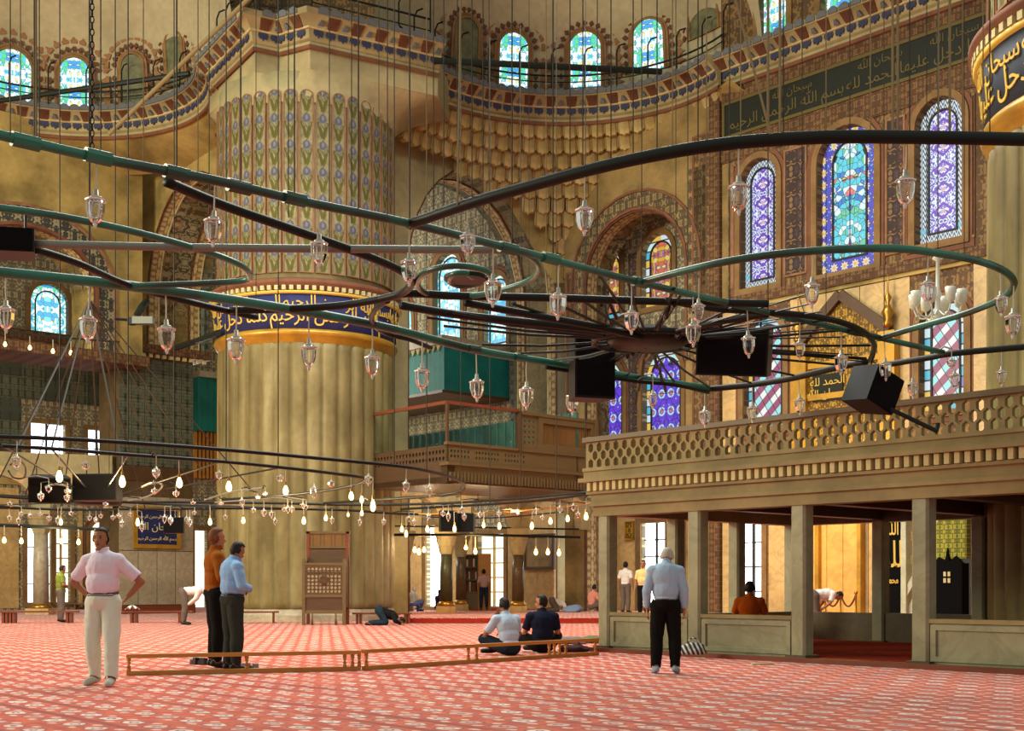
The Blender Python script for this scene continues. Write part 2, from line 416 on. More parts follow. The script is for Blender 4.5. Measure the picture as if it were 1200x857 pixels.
# painted panel strips of the great column: tulips on cream
m = Mt('tulip_strip_paint', .75, .2); x, y, z = m.xyz()
u = x/.2; v = (z/.84).frac(); ua = u.abs()
cr_ = srgb(140, 132, 98)+(1.0,); c = m.mix(m.ss(m.noise(m.vec(x, 0.0, z), 6.0, 3.0), .4, .7), cr_, srgb(106, 102, 74)+(1.0,))
wv = (v*6.2832).sin()*.45
def ell(cu, cv, ru, rv, au=None):
    uu = ua if au is None else au
    return (((uu-cu)/ru)*((uu-cu)/ru)+((v-cv)/rv)*((v-cv)/rv)).sqrt()
lf = m.ss((ua-(v-.05)*1.15).abs(), .3, .2)*m.ss((v-.38).abs(), .34, .28)
c = m.mix(lf, c, srgb(88, 84, 34)+(1.0,))
c = m.mix(m.ss((u-wv).abs(), .12, .07), c, srgb(92, 92, 44)+(1.0,))
c = m.mix(m.ss(ell(0.0, .82, .62, .17), 1.0, .9), c, srgb(86, 88, 108)+(1.0,))
c = m.mix(m.ss(ell(.42, .6, .3, .09), 1.0, .85), c, srgb(112, 110, 84)+(1.0,))
c = m.mix(m.ss(ell(0.0, .84, .22, .1), 1.0, .8), c, srgb(120, 118, 112)+(1.0,))
c = m.mix(m.ss((ua-.98).abs(), .1, .04), c, srgb(70, 52, 36)+(1.0,))
K['strip'] = m.color(m.grime(c, None, .2, .8)).mat
# carpet
m = Mt('red_prayer_carpet', .9, .15); x, y, z = m.xyz()
p = x*A_.x+y*A_.y; q = x*B_.x+y*B_.y; s = .42
row = (q/s).floor(); pp = p/s+(row.mod(2.0))*.5; fu = pp.frac()-.5; fv = (q/s).frac()-.5; ci = pp.floor()
rn = m.wn(m.vec(ci, row, 1.0)); rn2 = m.wn(m.vec(ci, row, 5.0))
nz = m.noise(m.vec(p, q), 6.0, 3.0); wob = (m.noise(m.vec(p, q, 4.0), 9.0, 3.0)-.5)*.75; wob2 = (m.noise(m.vec(p, q, 8.0), 16.0, 2.0)-.5)*.6
base = m.mix(m.ss(nz, .38, .62), srgb(206, 80, 40)+(1.0,), srgb(182, 48, 32)+(1.0,))
stp = m.noise(m.vec(p*.35, q*1.6, 2.0), 1.0, 2.0)
dk = m.ss((fv.abs()-.46).abs()+wob2*.12, .1, .03)*m.ss(stp, .42, .6)
c = m.mix(dk*.85, base, srgb(120, 14, 22)+(1.0,))
r1 = ((fu*1.5)*(fu*1.5)+(fv*2.0)*(fv*2.0)).sqrt()+wob*.6+rn*.05
c = m.mix(m.ss(r1, .55, .47), c, srgb(150, 40, 40)+(1.0,))
c = m.mix(m.ss(r1, .46, .39), c, m.mix(rn2, srgb(230, 214, 208)+(1.0,), srgb(206, 150, 138)+(1.0,)))
c = m.mix(m.ss((r1-.16+wob2*.3).abs(), .07, .03), c, srgb(120, 60, 74)+(1.0,))
r2 = (((fu.abs()-.5)*2.6)*((fu.abs()-.5)*2.6)+((fv.abs()-.25)*4.0)*((fv.abs()-.25)*4.0)).sqrt()+wob2
c = m.mix(m.ss(r2, .38, .30), c, srgb(226, 184, 166)+(1.0,))
m.color(c); m.bump(m.noise(m.vec(p, q, 1.0), 60.0, 2.0), .3, .01); m.b.inputs['Sheen Weight'].default_value = .22; m.b.inputs['Sheen Roughness'].default_value = .5
K['carpet'] = m.mat
m = Mt('red_step_carpet', .95, .05); x, y, z = m.xyz()
K['carpet_edge'] = m.color(m.mix(m.noise(m.vec(x, y, z), 8.0, 2.0), srgb(128, 34, 24)+(1.0,), srgb(156, 52, 34)+(1.0,))).mat
# stained glass (lit by the day outside)
LEAD = (.012, .014, .02)
def stained(name, mode, st=1.0):
    m = Mt(name, .3, .5); x, y, z = m.xyz(); xa = x.abs()
    if mode == 'pale':                       # small cyan and white cells
        w = m.vec(xa, y.fold(.55)); r = m.wn(m.scale(m.vor(w, 9.0, 'F1', 2), 97.0)); e = m.vor(w, 9.0, 'DISTANCE_TO_EDGE')
        c = m.ramp(r, [(0, (.75, .95, 1.0)), (.3, (.10, .62, .80)), (.5, (.9, 1., 1.)), (.66, (.05, .35, .75)), (.78, (.10, .65, .30)), (.96, (.95, .75, .2))])
        ed = m.ss(e, .014, .036)
    elif mode == 'white':
        w = m.vec(xa, y.fold(.8)); r = m.wn(m.scale(m.vor(w, 5.0, 'F1', 2), 57.0)); e = m.vor(w, 5.0, 'DISTANCE_TO_EDGE')
        c = m.ramp(r, [(0, (.85, 1., 1.)), (.55, (.25, .75, .85)), (.72, (.9, 1., 1.)), (.86, (.1, .45, .7)), (.94, (.95, .7, .15))]); ed = m.ss(e, .012, .03)
    elif mode == 'chev':                     # twisted border
        t = ((y+xa*0.0)*5.0+(x-x.floor())*0.0); k = ((y*6.0)+(((x*7.0).frac()-.5).abs()*2.2)).frac()
        c = m.mix(k.gt(.45), (.02, .03, .25, 1), (.85, .98, .92, 1)); ed = m.ss((k-.72).abs(), .30, .22); c = m.mix(m.wn(m.vec((y*6.0).floor(), 1.0)).gt(.75), c, (.3, .8, .95, 1)); ed = ed.max(.55)
    elif mode == 'scroll':                   # white scrolls and blue diamonds
        w = m.vec(xa, y.fold(.62)); n = m.noise(w, 3.4, 1.0, 1.6); t = ((n*7.0).frac()-.5).abs()
        dia = (xa*1.5+(y.fold(.62)-.31).abs()*1.9)
        c = m.mix(m.ss(t, .2, .26), (.16, .10, .72, 1), (.88, .97, 1., 1)); c = m.mix(m.ss((dia-.42).abs(), .12, .07), c, (.20, .05, .60, 1))
        c = m.mix(m.ss(dia, .16, .1), c, (.9, .5, .6, 1)); ed = m.ss((t-.23).abs(), .01, .05)*.9+.1
    elif mode == 'flower':                   # blue ground with rosettes
        uu = (x*2.6).frac()-.5; vv = (y*2.6).frac()-.5; r = (uu*uu+vv*vv).sqrt(); a = m.atan2(vv, uu); k = r/((a*8.0).cos()*.08+.34)
        c = m.mix(m.ss(k, 1.0, .9), (.10, .08, .62, 1), (.92, .80, .65, 1)); c = m.mix(m.ss(k, .45, .38), c, (.95, .55, .05, 1))
        w = m.vec(x, y, 2.0); d = m.vor(w, 9.0); c = m.mix(m.ss(d, .3, .2)*m.ss(k, 1.0, 1.2), c, (.15, .75, .85, 1)); ed = m.ss((k-1.0).abs(), .0, .14)
    elif mode == 'bouquet':
        w = m.vec(xa, y); d = m.vor(w, 6.0); r = m.wn(m.scale(m.vor(w, 6.0, 'F1', 2), 31.0)); e = m.vor(w, 6.0, 'DISTANCE_TO_EDGE')
        c = m.ramp(r, [(0, (.12, .72, .85)), (.35, (.8, .97, .97)), (.6, (.05, .25, .72)), (.75, (.15, .65, .4)), (.88, (.85, .2, .2)), (.95, (.95, .7, .1))])
        c = m.mix(m.ss(d, .12, .06), c, (.95, .9, .8, 1)); ed = m.ss(e, .02, .05)
    elif mode == 'gold':                     # amber centre
        w = m.vec(xa, y.fold(.5)); r = m.wn(m.scale(m.vor(w, 6.0, 'F1', 2), 71.0)); e = m.vor(w, 6.0, 'DISTANCE_TO_EDGE')
        c = m.ramp(r, [(0, (.9, .52, .04)), (.4, (.95, .75, .2)), (.6, (.55, .22, .5)), (.72, (.2, .12, .6)), (.82, (.8, .2, .1)), (.92, (.9, .9, .6))]); ed = m.ss(e, .02, .05)
    elif mode == 'cells':                    # border of alternating lozenges
        k = (y*3.2).frac(); r = m.wn(m.vec((y*3.2).floor(), x.gt(0.0)))
        c = m.ramp(r, [(0, (.75, .9, 1.)), (.3, (.1, .55, .75)), (.5, (.95, .6, .1)), (.65, (.7, .95, .95)), (.8, (.75, .15, .2)), (.9, (.2, .2, .75))]); ed = m.ss((k-.5).abs(), .46, .38)
    elif mode == 'violet':                   # deep blue field, roundels
        uu = (x*2.2).frac()-.5; vv = (y*1.5).frac()-.5; r = ((uu*uu)+(vv*vv)*2.0).sqrt()
        c = m.mix(m.ss((r-.3).abs(), .09, .05), (.16, .06, .85, 1), (.55, .95, .85, 1)); c = m.mix(m.ss(r, .18, .12), c, (.9, .25, .15, 1))
        d = m.vor(m.vec(xa, y, 1.0), 5.0); c = m.mix(m.ss(d, .16, .1), c, (.95, .75, .25, 1)); e = m.vor(m.vec(xa, y, 1.0), 3.0, 'DISTANCE_TO_EDGE'); ed = m.ss(e, .012, .04)
    elif mode == 'stripe':
        k = (x*1.0-y*1.1); f = (k*1.6).frac(); r = m.wn(m.vec((k*1.6).floor(), ((x+y*.6)*3.2).floor()))
        c = m.mix(f.gt(.55), (.36, .08, .16, 1), (.9, .95, .9, 1)); c = m.mix((r.gt(.6)*f.gt(.55)), c, (.35, .85, .85, 1)); ed = m.ss((((x+y*.6)*3.2).frac()-.5).abs(), .48, .43)
    c = m.mix(ed, LEAD+(1.0,), c)
    m.color((.02, .02, .03)); m.emit(c, st); return m.mat
for k_, st_ in (('pale', 1.25), ('white', 1.35), ('chev', .8), ('scroll', .9), ('flower', .85), ('bouquet', .95), ('gold', .75), ('cells', .8), ('violet', .8), ('stripe', .95)):
    K['g_'+k_] = stained('stained_glass_'+k_, k_, st_)
K['day'] = glow('bright_daylit_pane', (1.0, .985, .94), 7.0)
K['day_blue'] = glow('cool_daylit_pane', (.82, .93, 1.0), 5.0)
K['day_warm'] = glow('sunlit_curtain_pane', (1.0, .92, .70), 1.6)
K['faded'] = plain('faded_green_glass', srgb(110, 112, 84), .5, .3, 0, .5, 3.0)
K['plaster_frame'] = plain('pale_window_frame', srgb(138, 108, 70), .8, .15, 0, .3, 1.5)
K['dark_frame'] = flat('dark_window_bar', srgb(40, 40, 44), .6)
m = Mt('lamp_glass', .04, .5); m.color((.97, .98, 1.0)); m.b.inputs['Transmission Weight'].default_value = 1.0; m.b.inputs['IOR'].default_value = 1.3
K['glass'] = m.mat
m = Mt('clear_sheet_glass', .03, .5); m.color((.9, .97, .95)); m.b.inputs['Transmission Weight'].default_value = 1.0; m.b.inputs['IOR'].default_value = 1.1
K['sheet'] = m.mat
K['glassrim'] = flat('white_glass_and_highlight', srgb(222, 222, 212), .25, .6)  # white glass; on the lamps it also paints in the bright highlights
K['bulb'] = glow('lit_bulb', (1.0, .70, .30), 4.5)
K['bulb_core'] = glow('lit_filament', (1.0, .86, .55), 16.0)
K['metal_pale'] = flat('pale_metal_cap', srgb(190, 186, 170), .35, .5, .4)
# ------------------------------------------------------------------ the shell of the hall
def hit2(px, p0, d):
    k = (px-CX)/FPX; s = (k*p0.y-p0.x)/(d.x-k*d.y); return s
class Wall:
    def __init__(s, p0, dx, opx=None):
        s.dx = V(dx).normalized(); s.o = V(p0)
        if opx is not None: s.o = s.o+s.dx*hit2(opx, s.o, s.dx)
        s.M = frame((s.o.x, s.o.y, 0), s.dx); s.holes = []; s.wins = []
    def x(s, px): return hit2(px, s.o, s.dx)
    def D(s, px): return (s.o+s.dx*s.x(px)).y
    def z(s, px, py): return zat(py, s.D(px))
    def pt(s, px): return s.o+s.dx*s.x(px)
QI = Wall(C0+B_*10.7, -A_, 845)
QB = Wall(C0+B_*13.0+A_*22.0, -A_)
LW = Wall(C0+A_*22.0+B_*13.0, B_)
WIN = []
def window(W, x0, x1, y0, y1, kind, border=None, bw=.3, rnd=True, label='', pointed=False, bars=None, frame_w=.22, fm='plaster_frame'):
    a, b = W.x(x0), W.x(x1); xm = (x0+x1)/2; zt, zb = W.z(xm, y0), W.z(xm, y1); w = b-a; cx = (a+b)/2
    ol = arch(w, zt-zb, min(w/2, zt-zb), 10, cx, zb, pointed) if rnd else rect(a, zb, b, zt)
    W.holes.append(ol); WIN.append((W, cx, w, zb, zt, kind, border, bw, rnd, label, pointed, bars, frame_w, fm))
# niche wall
window(QI, 868, 910, 186, 335, 'g_scroll', 'g_chev', .26, label='tall arched stained window with twisted white border beside the corner pier')
window(QI, 958, 1025, 147, 316, 'g_bouquet', 'g_flower', .42, label='widest stained window with blue flower border above the gilded niche')
window(QI, 1073, 1128, 114, 282, 'g_scroll', 'g_chev', .3, label='tall stained window with twisted border nearest the round column')
window(QI, 872, 918, 372, 500, 'g_stripe', 'g_cells', .22, label='lower stained window with red and white slanting stripes')
window(QI, 1078, 1130, 352, 480, 'g_stripe', 'g_cells', .25, label='lower stained window with violet slanting bars behind the crystal lamp')
window(QI, 866, 893, 607, 722, 'day', None, rnd=False, bars=(1, 3), label='bright ground floor window seen through the marble platform')
window(QI, 890, 922, -28, 48, 'g_pale', None, label='blue cellwork window above the dark inscription')
window(QI, 962, 1004, -60, 17, 'g_pale', None, label='pale window high above the cornice over the inscription')
# corner bay
window(QB, 508, 540, 297, 418, 'g_white', 'g_pale', .16, label='tall white and cyan window framed by the great arch')
window(QB, 567, 594, 322, 406, 'g_white', 'g_pale', .16, label='shorter white and cyan window under the great arch')
window(QB, 452, 483, 352, 432, 'g_white', 'g_pale', .16, label='pale window half hidden by the great column')
window(QB, 691, 727, 290, 375, 'g_gold', 'g_cells', .25, label='upper amber stained window nearer the great arch')
window(QB, 752, 788, 274, 358, 'g_gold', 'g_cells', .25, label='upper amber stained window nearer the niche wall')
window(QB, 688, 730, 424, 520, 'g_violet', 'g_cells', .25, label='deep violet stained window beside the hanging black loudspeaker')
window(QB, 753, 799, 410, 512, 'g_violet', 'g_cells', .25, label='deep violet stained window with green roundels')
for n_, (a_, b_, t_, l_) in enumerate(((464, 477, 612, 'narrow glaring window beside the great column'), (500, 519, 616, 'glaring window behind the dark green column'),
                          (560, 591, 626, 'tall pale curtained window behind the standing man'), (684, 709, 610, 'glaring window beside the platform corner pillar'),
                          (752, 780, 613, 'bright curtained window behind the yellow shirted man'))):
    window(QB, a_, b_, t_, 711, 'day_warm' if n_ in (2,) else 'day', None, rnd=False, bars=(1, 4) if n_ in (2, 4) else None, label=l_)
# side wall
window(LW, 36, 80, 333, 402, 'g_white', 'g_pale', .3, label='arched window with red centre above the green tilework')
window(LW, 36, 76, 497, 541, 'day_blue', None, rnd=False, bars=(1, 2), label='square barred window in the dark tiles')
window(LW, 103, 138, 505, 548, 'day_blue', None, rnd=False, bars=(2, 1), label='greenish bright window next to the tiled pier')
window(LW, 32, 60, 620, 706, 'day_blue', None, rnd=False, bars=(0, 3), label='blue glaring ground window by the slim column')
window(LW, 64, 82, 620, 706, 'day_warm', None, rnd=False, bars=(1, 4), label='curtained ground window behind the green shirted man')
window(LW, 106, 132, 612, 706, 'day_warm', None, rnd=True, label='yellowish arched door glow behind the walking man')
window(LW, 228, 242, 622, 712, 'day_warm', None, rnd=False, label='pale door slot beside the marble pier')
def wall(W, name, x0, x1, z1, mat, extra=(), thick=.5):
    return struct(MB().prism(rect(x0, -.3, x1, z1), -thick, 0, None, list(W.holes)+list(extra)).build(name, mat, None, False, False, W.M))
# floor and raised platform
fl = struct(MB().box((0, 32, -.15), (110, 90, .3)).build('floor', K['carpet']), 'red prayer carpet with pale flower motifs')
plat = [GD(462, 38.5), GD(940, 38.5), GD(940, 52), C0+B_*12.9+A_*8, C0+B_*12.9+A_*1.0, C0+B_*4]
struct(MB().prism([(p.x, p.y) for p in plat], .01, .15).build('floor_platform', [K['carpet_edge']]), 'low red carpeted step')
struct(MB().prism([(p.x*1.0, p.y) for p in plat], .15, .16).build('floor_platform_top', K['carpet'])) if False else None
e_ = MB().prism([(p.x+.02, p.y+.06) for p in plat], .148, .16).build('floor_platform_carpet', K['carpet']); struct(e_)
# walls; the niche wall carries a wide arched recess behind the corner arcade
wall(QI, 'wall_niche', .0, 30, 26, K['orn_wall'])
wall(QB, 'wall_back', -1, 52, 27, K['orn_grey'])
wall(LW, 'wall_left', -42, .5, 27, K['orn_grey'])
WCOUNT = [0]
def slab_arch_pts(hw, z0, zs, za, n=14):
    pts = [(hw, z0)]
    for i in range(n+1):
        t = i/n; a = t*pi
        if t <= .5: k = t*2; x = hw*(1-k**1.75); y = (za-zs)*(1-(1-k)**1.8)
        else: k = (1-t)*2; x = -hw*(1-k**1.75); y = (za-zs)*(1-(1-k)**1.8)
        pts.append((x, zs+y))
    pts.append((-hw, z0)); return pts
def great_arch(name, M, xl, xr, hw, zs, za, T_, label, mats, zt=18.5, zb=-.2):
    root = thing(name, None, None, M=M); root['kind'] = 'structure'; root['label'] = label
    op = slab_arch_pts(hw, zb, zs, za)
    ol = [(xl, zb), (-hw, zb)]+op[::-1][1:-1]+[(hw, zb), (xr, zb), (xr, zt), (xl, zt)]
    MB().prism(ol, -T_+.02, 0).build('spandrel', mats['face'], root)
    bands = mats['bands']; z = 0.0
    for nm, d, off, mt in bands:                  # strips lining the arch, front to back
        o1 = slab_arch_pts(hw-off, zb, zs, za-off); o2 = slab_arch_pts(hw+.02, zb, zs, za+.02)
        mb = MB(); n = len(o1)
        for i in range(n-1):
            a, b, c, e = o1[i], o1[i+1], o2[i+1], o2[i]
            q = [(a[0], a[1], -z), (b[0], b[1], -z), (c[0], c[1], -z), (e[0], e[1], -z), (a[0], a[1], -z-d), (b[0], b[1], -z-d), (c[0], c[1], -z-d), (e[0], e[1], -z-d)]
            mb.add(q, [(0, 1, 2, 3), (7, 6, 5, 4), (0, 4, 5, 1)])
        mb.build(nm, mt, root); z += d
    return root
def orn_soffit(name, cols, p, q, sc, k, rings):
    m = Mt(name, .75, .2); x, y, z = m.xyz(); u = y-x.abs(); uf, vf = u.fold(p), (z+q).fold(q); w = m.vec(uf, vf)
    n = m.noise(w, sc, 1.0, .9); t = ((n*k).frac()-.5).abs(); c = m.mix(m.ss(t, .3, .2), cols[0]+(1.0,), cols[1]+(1.0,))
    if rings:
        a1, b1 = uf-p, vf; r = (a1*a1+b1*b1).sqrt(); a = m.atan2(b1, a1); rr = r/(rings*((a*8.0).cos()*.1+1.0))
        c = m.mix(m.ss(rr, 1.0, .94), c, cols[0]+(1.0,)); c = m.mix(m.ss((rr-.78).abs(), .14, .1), c, cols[1]+(1.0,))
        n2 = m.noise(w, sc*2.2, 1.0, .5); c = m.mix(m.ss(rr, .68, .62)*m.ss(((n2*6.0).frac()-.5).abs(), .2, .26), c, cols[3]+(1.0,))
        c = m.mix(m.ss(rr, .2, .14), c, cols[0]+(1.0,))
    e = ((z+q)/(2.0*q)-.0); return m.color(m.grime(c, None, .3, .7)).mat
CC = (srgb(206, 196, 156), srgb(92, 90, 76), srgb(96, 92, 76), srgb(140, 84, 60))
K['sof_main'] = orn_soffit('arch_lining_rosettes', CC, 1.0, .75, 2.6, 5, .62)
K['sof_band'] = orn_soffit('arch_lining_scroll', (srgb(200, 178, 126), srgb(124, 102, 68), srgb(96, 92, 76), srgb(130, 90, 60)), .3, .2, 4.0, 4, .2)
K['sof_teal'] = orn_soffit('arch_lining_blue', (srgb(150, 162, 146), srgb(74, 94, 94), srgb(96, 92, 76), srgb(130, 90, 60)), .4, .25, 3.5, 4, 0)
bands = [('border_line', .06, .05, K['terra_dark']), ('scroll_band', .42, .02, K['sof_band']), ('border_line', .06, .04, K['cream_line']), ('rosette_band', 1.28, .0, K['sof_main']),
         ('border_line', .06, .04, K['terra_dark']), ('scroll_band', .4, .02, K['sof_band']), ('border_line', .05, .04, K['cream_line']), ('blue_band', .42, .0, K['sof_teal'])]
great_arch('wall_arch_corner', frame(C0+B_*8.0, B_), -6.5, 5.0, 3.72, 12.6, 16.9, 2.75, 'great pointed arch with scrollwork lining between column and niche wall', dict(face=K['stone_pale'], bands=bands))
TP = Wall(C0+A_*11.7, B_); TPZ = TP.z(183, 410)
great_arch('wall_arch_side', frame(C0+A_*8.0, -A_), -5.0, 6.5, 3.72, 12.6, 16.9, 2.75, 'great pointed arch with rosette lining beside the column', dict(face=K['stone'], bands=bands), zb=TPZ)
# corner arcade in front of the amber windows (between great arch and niche wall)
q_ = QI.pt(662); Lq = (QI.pt(845)-q_).length
ca = QI.x(742)-QI.x(662); hw_ = (QI.x(801)-QI.x(683))/2
b2 = [('border_line', .08, .06, K['terra_dark']), ('scroll_band', .5, .02, K['sof_band']), ('border_line', .06, .04, K['terra']), ('rosette_band', .7, .0, K['sof_main'])]
M2 = frame(QI.pt(742), -A_)
ar2 = great_arch('wall_arch_windows', M2, -ca, Lq-ca+.3, hw_, QI.z(742, 320), QI.z(742, 247), 1.34, 'inner arch around the amber windows', dict(face=K['stone_mid'], bands=b2))
def arch_ring(hw, zs, za, zb, w, d, mt, parent, z=0.0, nm='arch_band'):
    o1 = slab_arch_pts(hw, zb, zs, za); o2 = slab_arch_pts(hw+w, zb, zs, za+w)
    return MB().prism(o2+o1[::-1], z, z+d).build(nm, mt, parent)
zs2, za2 = QI.z(742, 320), QI.z(742, 247)
arch_ring(hw_, zs2, za2, 9, .10, .06, K['red_line'], ar2)
arch_ring(hw_+.12, zs2, za2+.12, 9, .5, .04, K['orn_band'], ar2)
arch_ring(hw_+.64, zs2, za2+.64, 9, .09, .07, K['red_line'], ar2)
# side exedra's second arch, at the frame's edge
p3 = C0+A_*10.7; s3 = lambda px: hit2(px, p3, B_)
c3 = p3+B_*s3(32); hw3 = s3(112)-s3(32)
ar3 = great_arch('wall_arch_edge', frame(c3, B_), -9, s3(167)-s3(32), hw3, zat(330, 47.8), zat(268, 47.8), 2.2, 'arch above the tilework at the edge of the hall',
           dict(face=K['stone'], bands=[('border_line', .08, .05, K['terra_dark']), ('scroll_band', .6, .02, K['sof_band']), ('rosette_band', 1.52, .0, K['sof_main'])]), zb=10.0)
zs3, za3 = zat(330, 47.8), zat(268, 47.8)
arch_ring(hw3, zs3, za3, 10.1, .12, .06, K['red_line'], ar3); arch_ring(hw3+.12, zs3, za3+.12, 10.1, .6, .04, K['orn_arch_xy'], ar3); arch_ring(hw3+.72, zs3, za3+.72, 10.1, .12, .07, K['terra'], ar3)
# wall behind the pier heads
struct(MB().prism(rect(-5, 17.5, 4.0, 27), -.3, 0).build('wall_vault', K['orn_up'] if False else K['orn_wall'], None, False, False, frame((-5.8, 46.5, 0), (1, 0, 0))))
# ------------------------------------------------------------------ windows in their openings
for i, (W, cx, w, zb, zt, kind, border, bw, rnd, label, pointed, bars, fw, fm) in enumerate(WIN):
    h = zt-zb; M = W.M @ T(cx, zb, 0)
    root = thing('window_%d' % (i+1), label, None, M=M); root['kind'] = 'structure'
    oa = lambda d: (arch(w+2*d, h+2*d if not rnd else h+d*2, None if not rnd else min((w+2*d)/2, h), 12, 0, -d) if rnd else rect(-w/2-d, -d, w/2+d, h+d))
    big = h > 3.0 and rnd
    MB().prism(oa(fw), .0, .07, None, [oa(.01)]).build('frame', K[fm], root)
    if rnd and big: MB().prism(oa(fw+.16), .0, .04, None, [oa(fw+.03)]).build('frame_moulding', K['red_line'], root)
    if border:
        MB().prism(oa(-.02), -.3, -.24, None, [oa(-bw)]).build('border_glass', K[border], root)
        MB().prism(oa(-bw+.03), -.3, -.2, None, [oa(-bw-.03)]).build('came', K['dark_frame'], root)
        MB().prism(oa(-bw-.02), -.3, -.25).build('glass', K[kind], root)
    else:
        MB().prism(oa(.0), -.3, -.24).build('glass', K[kind], root)
    if bars:
        for a in range(bars[0]):
            x = -w/2+w*(a+1)/(bars[0]+1); MB().box((x, h/2, -.2), (.09, h, .09)).build('mullion', K['dark_frame'] if kind != 'day_warm' else K['marble_warm'], root)
        for a in range(bars[1]):
            y = h*(a+1)/(bars[1]+1); MB().box((0, y, -.2), (w, .05, .06)).build('glazing_bar', K['dark_frame'] if kind != 'day_warm' else K['marble_warm'], root)
NWIN = len(WIN)
# ------------------------------------------------------------------ niche wall dressings
WN = K
def on(W, px, py): return W.x(px), W.z(px, py)
def panel(W, x0, x1, z0, z1, mt, name, parent, d=.06, z=0.0, fr=None, fm=None):
    o = MB().prism(rect(x0, z0, x1, z1), z, z+d).build(name, mt, parent)
    if fr: MB().prism(rect(x0-fr, z0-fr, x1+fr, z1+fr), z, z+d*1.5, None, [rect(x0, z0, x1, z1)]).build(name+'_edge', fm, parent)
    return o
nw = thing('trim_niche_wall', 'painted panels and mouldings of the niche wall', None, M=QI.M); nw['kind'] = 'structure'
x0, x1 = QI.x(851), QI.x(1127); zt_, zb_ = QI.z(990, 79.5), QI.z(990, 113)
insc = thing('inscription_panel', 'long black panel with dull gold Arabic script below the cornice', 'inscription', M=QI.M @ T((x0+x1)/2, (zt_+zb_)/2, 0))
Lx = x1-x0+1.6
MB().prism(rect(-Lx/2+.8, -.52, Lx/2+.8, .52), .0, .08).build('ground', K['black_ground'], insc)
MB().prism(rect(-Lx/2+.7, -.62, Lx/2+.9, .62), .0, .11, None, [rect(-Lx/2+.8, -.52, Lx/2+.8, .52)]).build('border', K['gold_dim'], insc)
AR1 = arab('بسم الله الرحمن الرحيم'); AR2 = arab('الله لا اله الا هو') if False else arab('سبحان الله'); AR3 = arab('كلما دخل عليها'.replace('خ', 'ح')); AR4 = arab('الحمد لله')
xx = -Lx/2+1.0
for t_ in (AR1, AR4, AR3, AR2, AR1, AR4, AR3, AR1):
    me = text_mesh(t_, .5, .01, 2, K['gold_dim'], .0)
    wd_ = max(v.co.x for v in me.vertices)-min(v.co.x for v in me.vertices)
    if xx+wd_ > Lx/2+.7: break
    inst(me, 'lettering', insc, T(xx+wd_/2, -.34, .085)); inst(text_mesh(AR2, .36, .01, 2, K['gold_dim']), 'lettering', insc, T(xx+wd_/2+.3, .18, .085)); xx += wd_+.1
for z0, z1, mt, nm in ((zt_+.12, 18.0, 'orn_red', 'upper_band'), (zb_-.95, zb_-.14, 'orn_red', 'lower_band')):
    panel(QI, -.1, 16, z0, z1, K[mt], nm, nw, .05)
zsc = QI.z(990, 327)
MB().prism(rect(-.1, zsc-.2, 17, zsc+.12), 0, .18).build('string_course', K['orn_red'], nw)
MB().prism(rect(-.1, zsc-.32, 17, zsc-.2), 0, .1).build('string_course_moulding', K['stone'], nw)
for a, b in ((852, 866), (914, 952), (1032, 1068), (1133, 1150)):            # dark upright panels between the windows
    panel(QI, QI.x(a)+.25, QI.x(b)-.25, zsc+.5, zb_-1.2, K['orn_dark'], 'painted_panel', nw, .04, 0, .07, K['terra'])
# marble slabs under the string course
def slabs(W, root, xa, xb, z0, z1, w, mt, skip, d=.06):
    xs = xa
    for s0, s1 in sorted(skip)+[(xb, xb+1)]:
        if s0 > xs+.12:
            n = max(1, round((min(s0, xb)-xs)/w)); e = (min(s0, xb)-xs)/n
            for i in range(n): MB().prism(rect(xs+e*i+.012, z0, xs+e*(i+1)-.012, z1), 0, d).build('marble_slab', K[mt], root)
        xs = max(xs, s1)
HXu = [(QI.x(a)-.3, QI.x(b)+.3) for a, b in ((872, 918), (1078, 1130))]; HXl = [(QI.x(a)-.3, QI.x(b)+.3) for a, b in ((866, 893),)]
slabs(QI, nw, .1, 16, 5.3, zsc-.34, .85, 'marble_warm', HXu, .05)
slabs(QI, nw, .1, 16, .02, 5.26, .95, 'marble_warm', HXl, .06)
# corner pilaster at the end of the niche wall
MB().prism(rect(-.42, 0, .04, 18), -.2, .14).build('corner_pilaster', K['orn_red'], nw)
# ground floor marble slabs in the bay and on the side wall
bw_ = thing('trim_bay_wall', 'marble slabs of the bay wall', None, M=QB.M); bw_['kind'] = 'structure'
sk = [(QB.x(a)-.3, QB.x(b)+.3) for a, b in ((464, 477), (500, 519), (560, 591), (684, 709), (752, 780))]
slabs(QB, bw_, QB.x(455), QB.x(845), .1, 5.2, 1.1, 'marble_warm', sk)
MB().prism(rect(QB.x(440), 5.2, QB.x(860), 5.6), 0, .12).build('moulding', K['stone'], bw_)
for a_ in (620, 735):                            # timber boards high between windows
    panel(QB, QB.x(a_)+.1, QB.x(a_+14), 6.0, 14, K['orn_dark'], 'painted_panel', bw_, .05)
lw_ = thing('trim_side_wall', 'marble slabs and tile panels of the side wall', None, M=LW.M); lw_['kind'] = 'structure'
sk2 = [(LW.x(a)-.4, LW.x(b)+.4) for a, b in ((32, 60), (64, 82), (106, 132), (228, 242))]
slabs(LW, lw_, LW.x(-40), LW.x(140), .1, LW.z(70, 575), 1.25, 'marble_warm', sk2)
